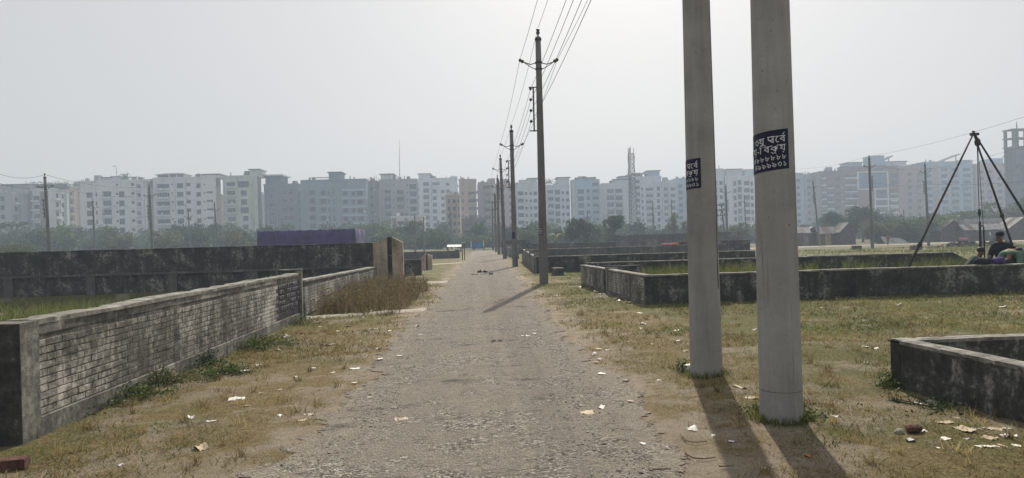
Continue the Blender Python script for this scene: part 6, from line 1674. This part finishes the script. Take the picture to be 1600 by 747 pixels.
# tall dry weeds by the second brick wall
def stems_mesh(N, xf, h0, h1, wd, rg, lean=.25):
    x, y = xf(N); z = gz(x, y); h = rg.uniform(h0, h1, N); a = rg.uniform(0, 6.28, N); ln = rg.normal(0, lean, (N, 2))
    d = np.stack([np.cos(a), np.sin(a)], -1) * (wd * rg.uniform(.6, 1.4, N))[:, None]
    B = np.stack([x, y], -1); V = []
    for f, wv in ((0, 1), (.55, .75), (1, .12)):
        c = B + ln * (h * f ** 1.6)[:, None]; zz = z - .02 + h * f
        V += [np.concatenate([c - d * wv, zz[:, None]], 1), np.concatenate([c + d * wv, zz[:, None]], 1)]
    V = np.stack(V, 1).reshape(-1, 3); i = np.arange(N)[:, None] * 6
    F = np.concatenate([i + [0, 1, 3, 2], i + [2, 3, 5, 4]], 1).reshape(-1, 4)
    return V, F, h
rg = np.random.default_rng(21)
def xf(N):
    c = rg.uniform(0, 1, N); x = -3.75 + rg.uniform(0, 1, N) ** 1.5 * 1.9; y = 16.2 + c * 8.5 - (x + 3.75) * .2
    return x + rg.normal(0, .05, N), y + rg.normal(0, .1, N)
V, F, h = stems_mesh(3200, xf, .08, .62, .0055, rg, .32); t = np.repeat(np.clip(rg.normal(.36, .24, 3200), 0, 1), 6)
k = 700; i = rg.integers(0, 3200, k); C = V.reshape(-1, 6, 3)[i, 4]; C = C + (V.reshape(-1, 6, 3)[i, 2] - C) * rg.uniform(0, 1, (k, 1))
V2, F2, t2 = leaves(C, 12, (.05, .05, .06), .030, rg)
tag(link("dry_weeds", npmesh("dry_weeds", np.concatenate([V, V2]), np.concatenate([F, F2 + len(V)]), LF['dry'], np.concatenate([t, t2 * .8]))), "tangle of tall brown dry weeds before the farther left brick wall", kind='stuff')
# rank grass inside the plots
def plot_grass(label, N, x0, x1, y0, y1, h0, h1, mat, wd=.010, clump=1.0):
    def f(n):
        xx, yy = rg.uniform(x0, x1, n * 3), rg.uniform(y0, y1, n * 3); k_ = fbm(xx * clump + 40, yy * clump + 9) + rg.uniform(-.12, .12, n * 3); j = np.argsort(-k_)[:n]; return xx[j], yy[j]
    V, F, h = stems_mesh(N, f, h0, h1, wd, rg, .35)
    tag(link("tall_grass", npmesh("tall_grass", V, F, LF[mat], np.repeat(np.clip(rg.normal(.5, .2, N), 0, 1), 6))), label, kind='stuff')
plot_grass("rank green grass inside the plot behind the long black front wall", 5000, 4.3, 15.5, 20.2, 22.8, .25, .75, 'grass')
plot_grass("green grass in the sunken plot behind the left brick wall", 16000, -22, -4.6, 12.0, 27.3, .12, .42, 'grass', .013, .4)
plot_grass("yellowish field grass beyond the plots", 9000, 14, 52, 36, 74, .06, .28, 'grass', .02, .25)

def turf(N, xr, yr, pw, hr, wd, key, mat, name, label, green=None, kx=None):
    x = rg.uniform(*xr, N); y = yr[0] + (yr[1] - yr[0]) * rg.uniform(0, 1, N) ** pw
    if kx:
        k_ = kx(x, y); x, y = x[k_], y[k_]
    N = len(x); V, F, h = stems_mesh(N, lambda n: (x, y), hr[0], hr[1], wd, rg, 1.0)
    t = np.clip(.45 + (fbm(x * .8, y * .8) - .47) * 1.1 + (fbm(x * 6, y * 6, 2) - .4) * .8 + rg.normal(0, .28, N), 0, 1)
    return tag(link(name, npmesh(name, V, F, LF[mat], np.repeat(t, 6))), label, kind='stuff')
def off_road(x, y, s=.0):
    e1, e2 = -edge(y, 1.0), edge(y, -2.0)
    return (x < e1 + .05 + rg.uniform(-.3, .12, len(x))) | (x > e2 - .05 - rg.uniform(-.35, .12, len(x)))
keepL = lambda x, y: off_road(x, y) & (x > -3.88) & ((fbm(x * 1.4 + 5, y * 1.4) + rg.uniform(-.1, .1, len(x))) > .40)
turf(80000, (-3.9, 8.5), (4.2, 11), 1.5, (.012, .055), .0036, 1, 'straw', "grass", "short dry matted grass on both verges near the camera", kx=keepL)
turf(60000, (-3.9, 14), (10, 27), 1.3, (.02, .085), .008, 1, 'straw', "grass", "short dry matted grass farther down the verges", kx=keepL)
greenK = lambda x, y: off_road(x, y) & (x > -3.88) & ((fbm(x * .7 + 2, y * .7 + 4) + .17 * sstep(x, 2.2, 5) + .13 * sstep(y, 7, 20) + .16 * sstep(-x, 3.0, 3.7)) > .56)
turf(110000, (-3.9, 9), (4.2, 12), 1.4, (.015, .06), .0036, 1, 'grass', "grass", "greener short grass patches near the camera", kx=greenK)
turf(80000, (-3.9, 15), (11, 32), 1.2, (.02, .09), .008, 1, 'grass', "grass", "greener grass patches before the right hand plots", kx=greenK)

def tufts(n, xr, yr, label):
    cx = rg.uniform(*xr, n); cyy = yr[0] + (yr[1] - yr[0]) * rg.uniform(0, 1, n) ** 1.5
    ok = off_road(cx, cyy) & (cx > -3.8); cx, cyy = cx[ok], cyy[ok]; per = 26; N = len(cx) * per; s_ = np.repeat(rg.uniform(.5, 1.5, len(cx)), per)
    x = np.repeat(cx, per) + rg.normal(0, .035, N) * s_; y = np.repeat(cyy, per) + rg.normal(0, .035, N) * s_
    V, F, h = stems_mesh(N, lambda k: (x, y), .04, .13, .0035, rg, .55)
    t = np.clip(np.repeat(rg.normal(.45, .25, len(cx)), per) + rg.normal(0, .12, N), 0, 1)
    tag(link("grass", npmesh("grass", V, F, LF['straw'], np.repeat(t, 6))), label, kind='stuff')
for (bx, by, r_, n_) in ((g.x, g.y, .176, 520), (g2.x, g2.y, .176, 420)):
    a_ = rg.uniform(0, 6.28, n_); rr_ = r_ + np.abs(rg.normal(.015, .05, n_))
    V, F, h = stems_mesh(n_, lambda k: (bx + rr_ * np.cos(a_), by + rr_ * np.sin(a_)), .03, .11, .0035, rg, .4)
    tag(link("grass", npmesh("grass", V, F, LF['grass'], np.repeat(np.clip(rg.normal(.4, .25, n_), 0, 1), 6))), "ring of grass grown up round a big pole's foot", kind='stuff')
tufts(620, (-3.8, 8), (4.3, 16), "scattered taller tufts of dry grass on the verges")

# ------------------------------------------------------------------ hazy air
b = MB(); b.box(-420, 420, -16, 700, -3.2, 44)
hz = NT("hazy_air"); hz.t.nodes.remove(hz.b)
pv = hz.n("ShaderNodeVolumePrincipled"); pv.inputs["Density"].default_value = HAZE_DENSITY; pv.inputs["Color"].default_value = (*HAZE_COLOR, 1); pv.inputs["Anisotropy"].default_value = HAZE_ANISO
hz.l(pv.outputs[0], hz.t.nodes["Material Output"].inputs["Volume"])
tag(b.build("haze", hz.m), "thin bluish haze lying over the whole site", kind='stuff')
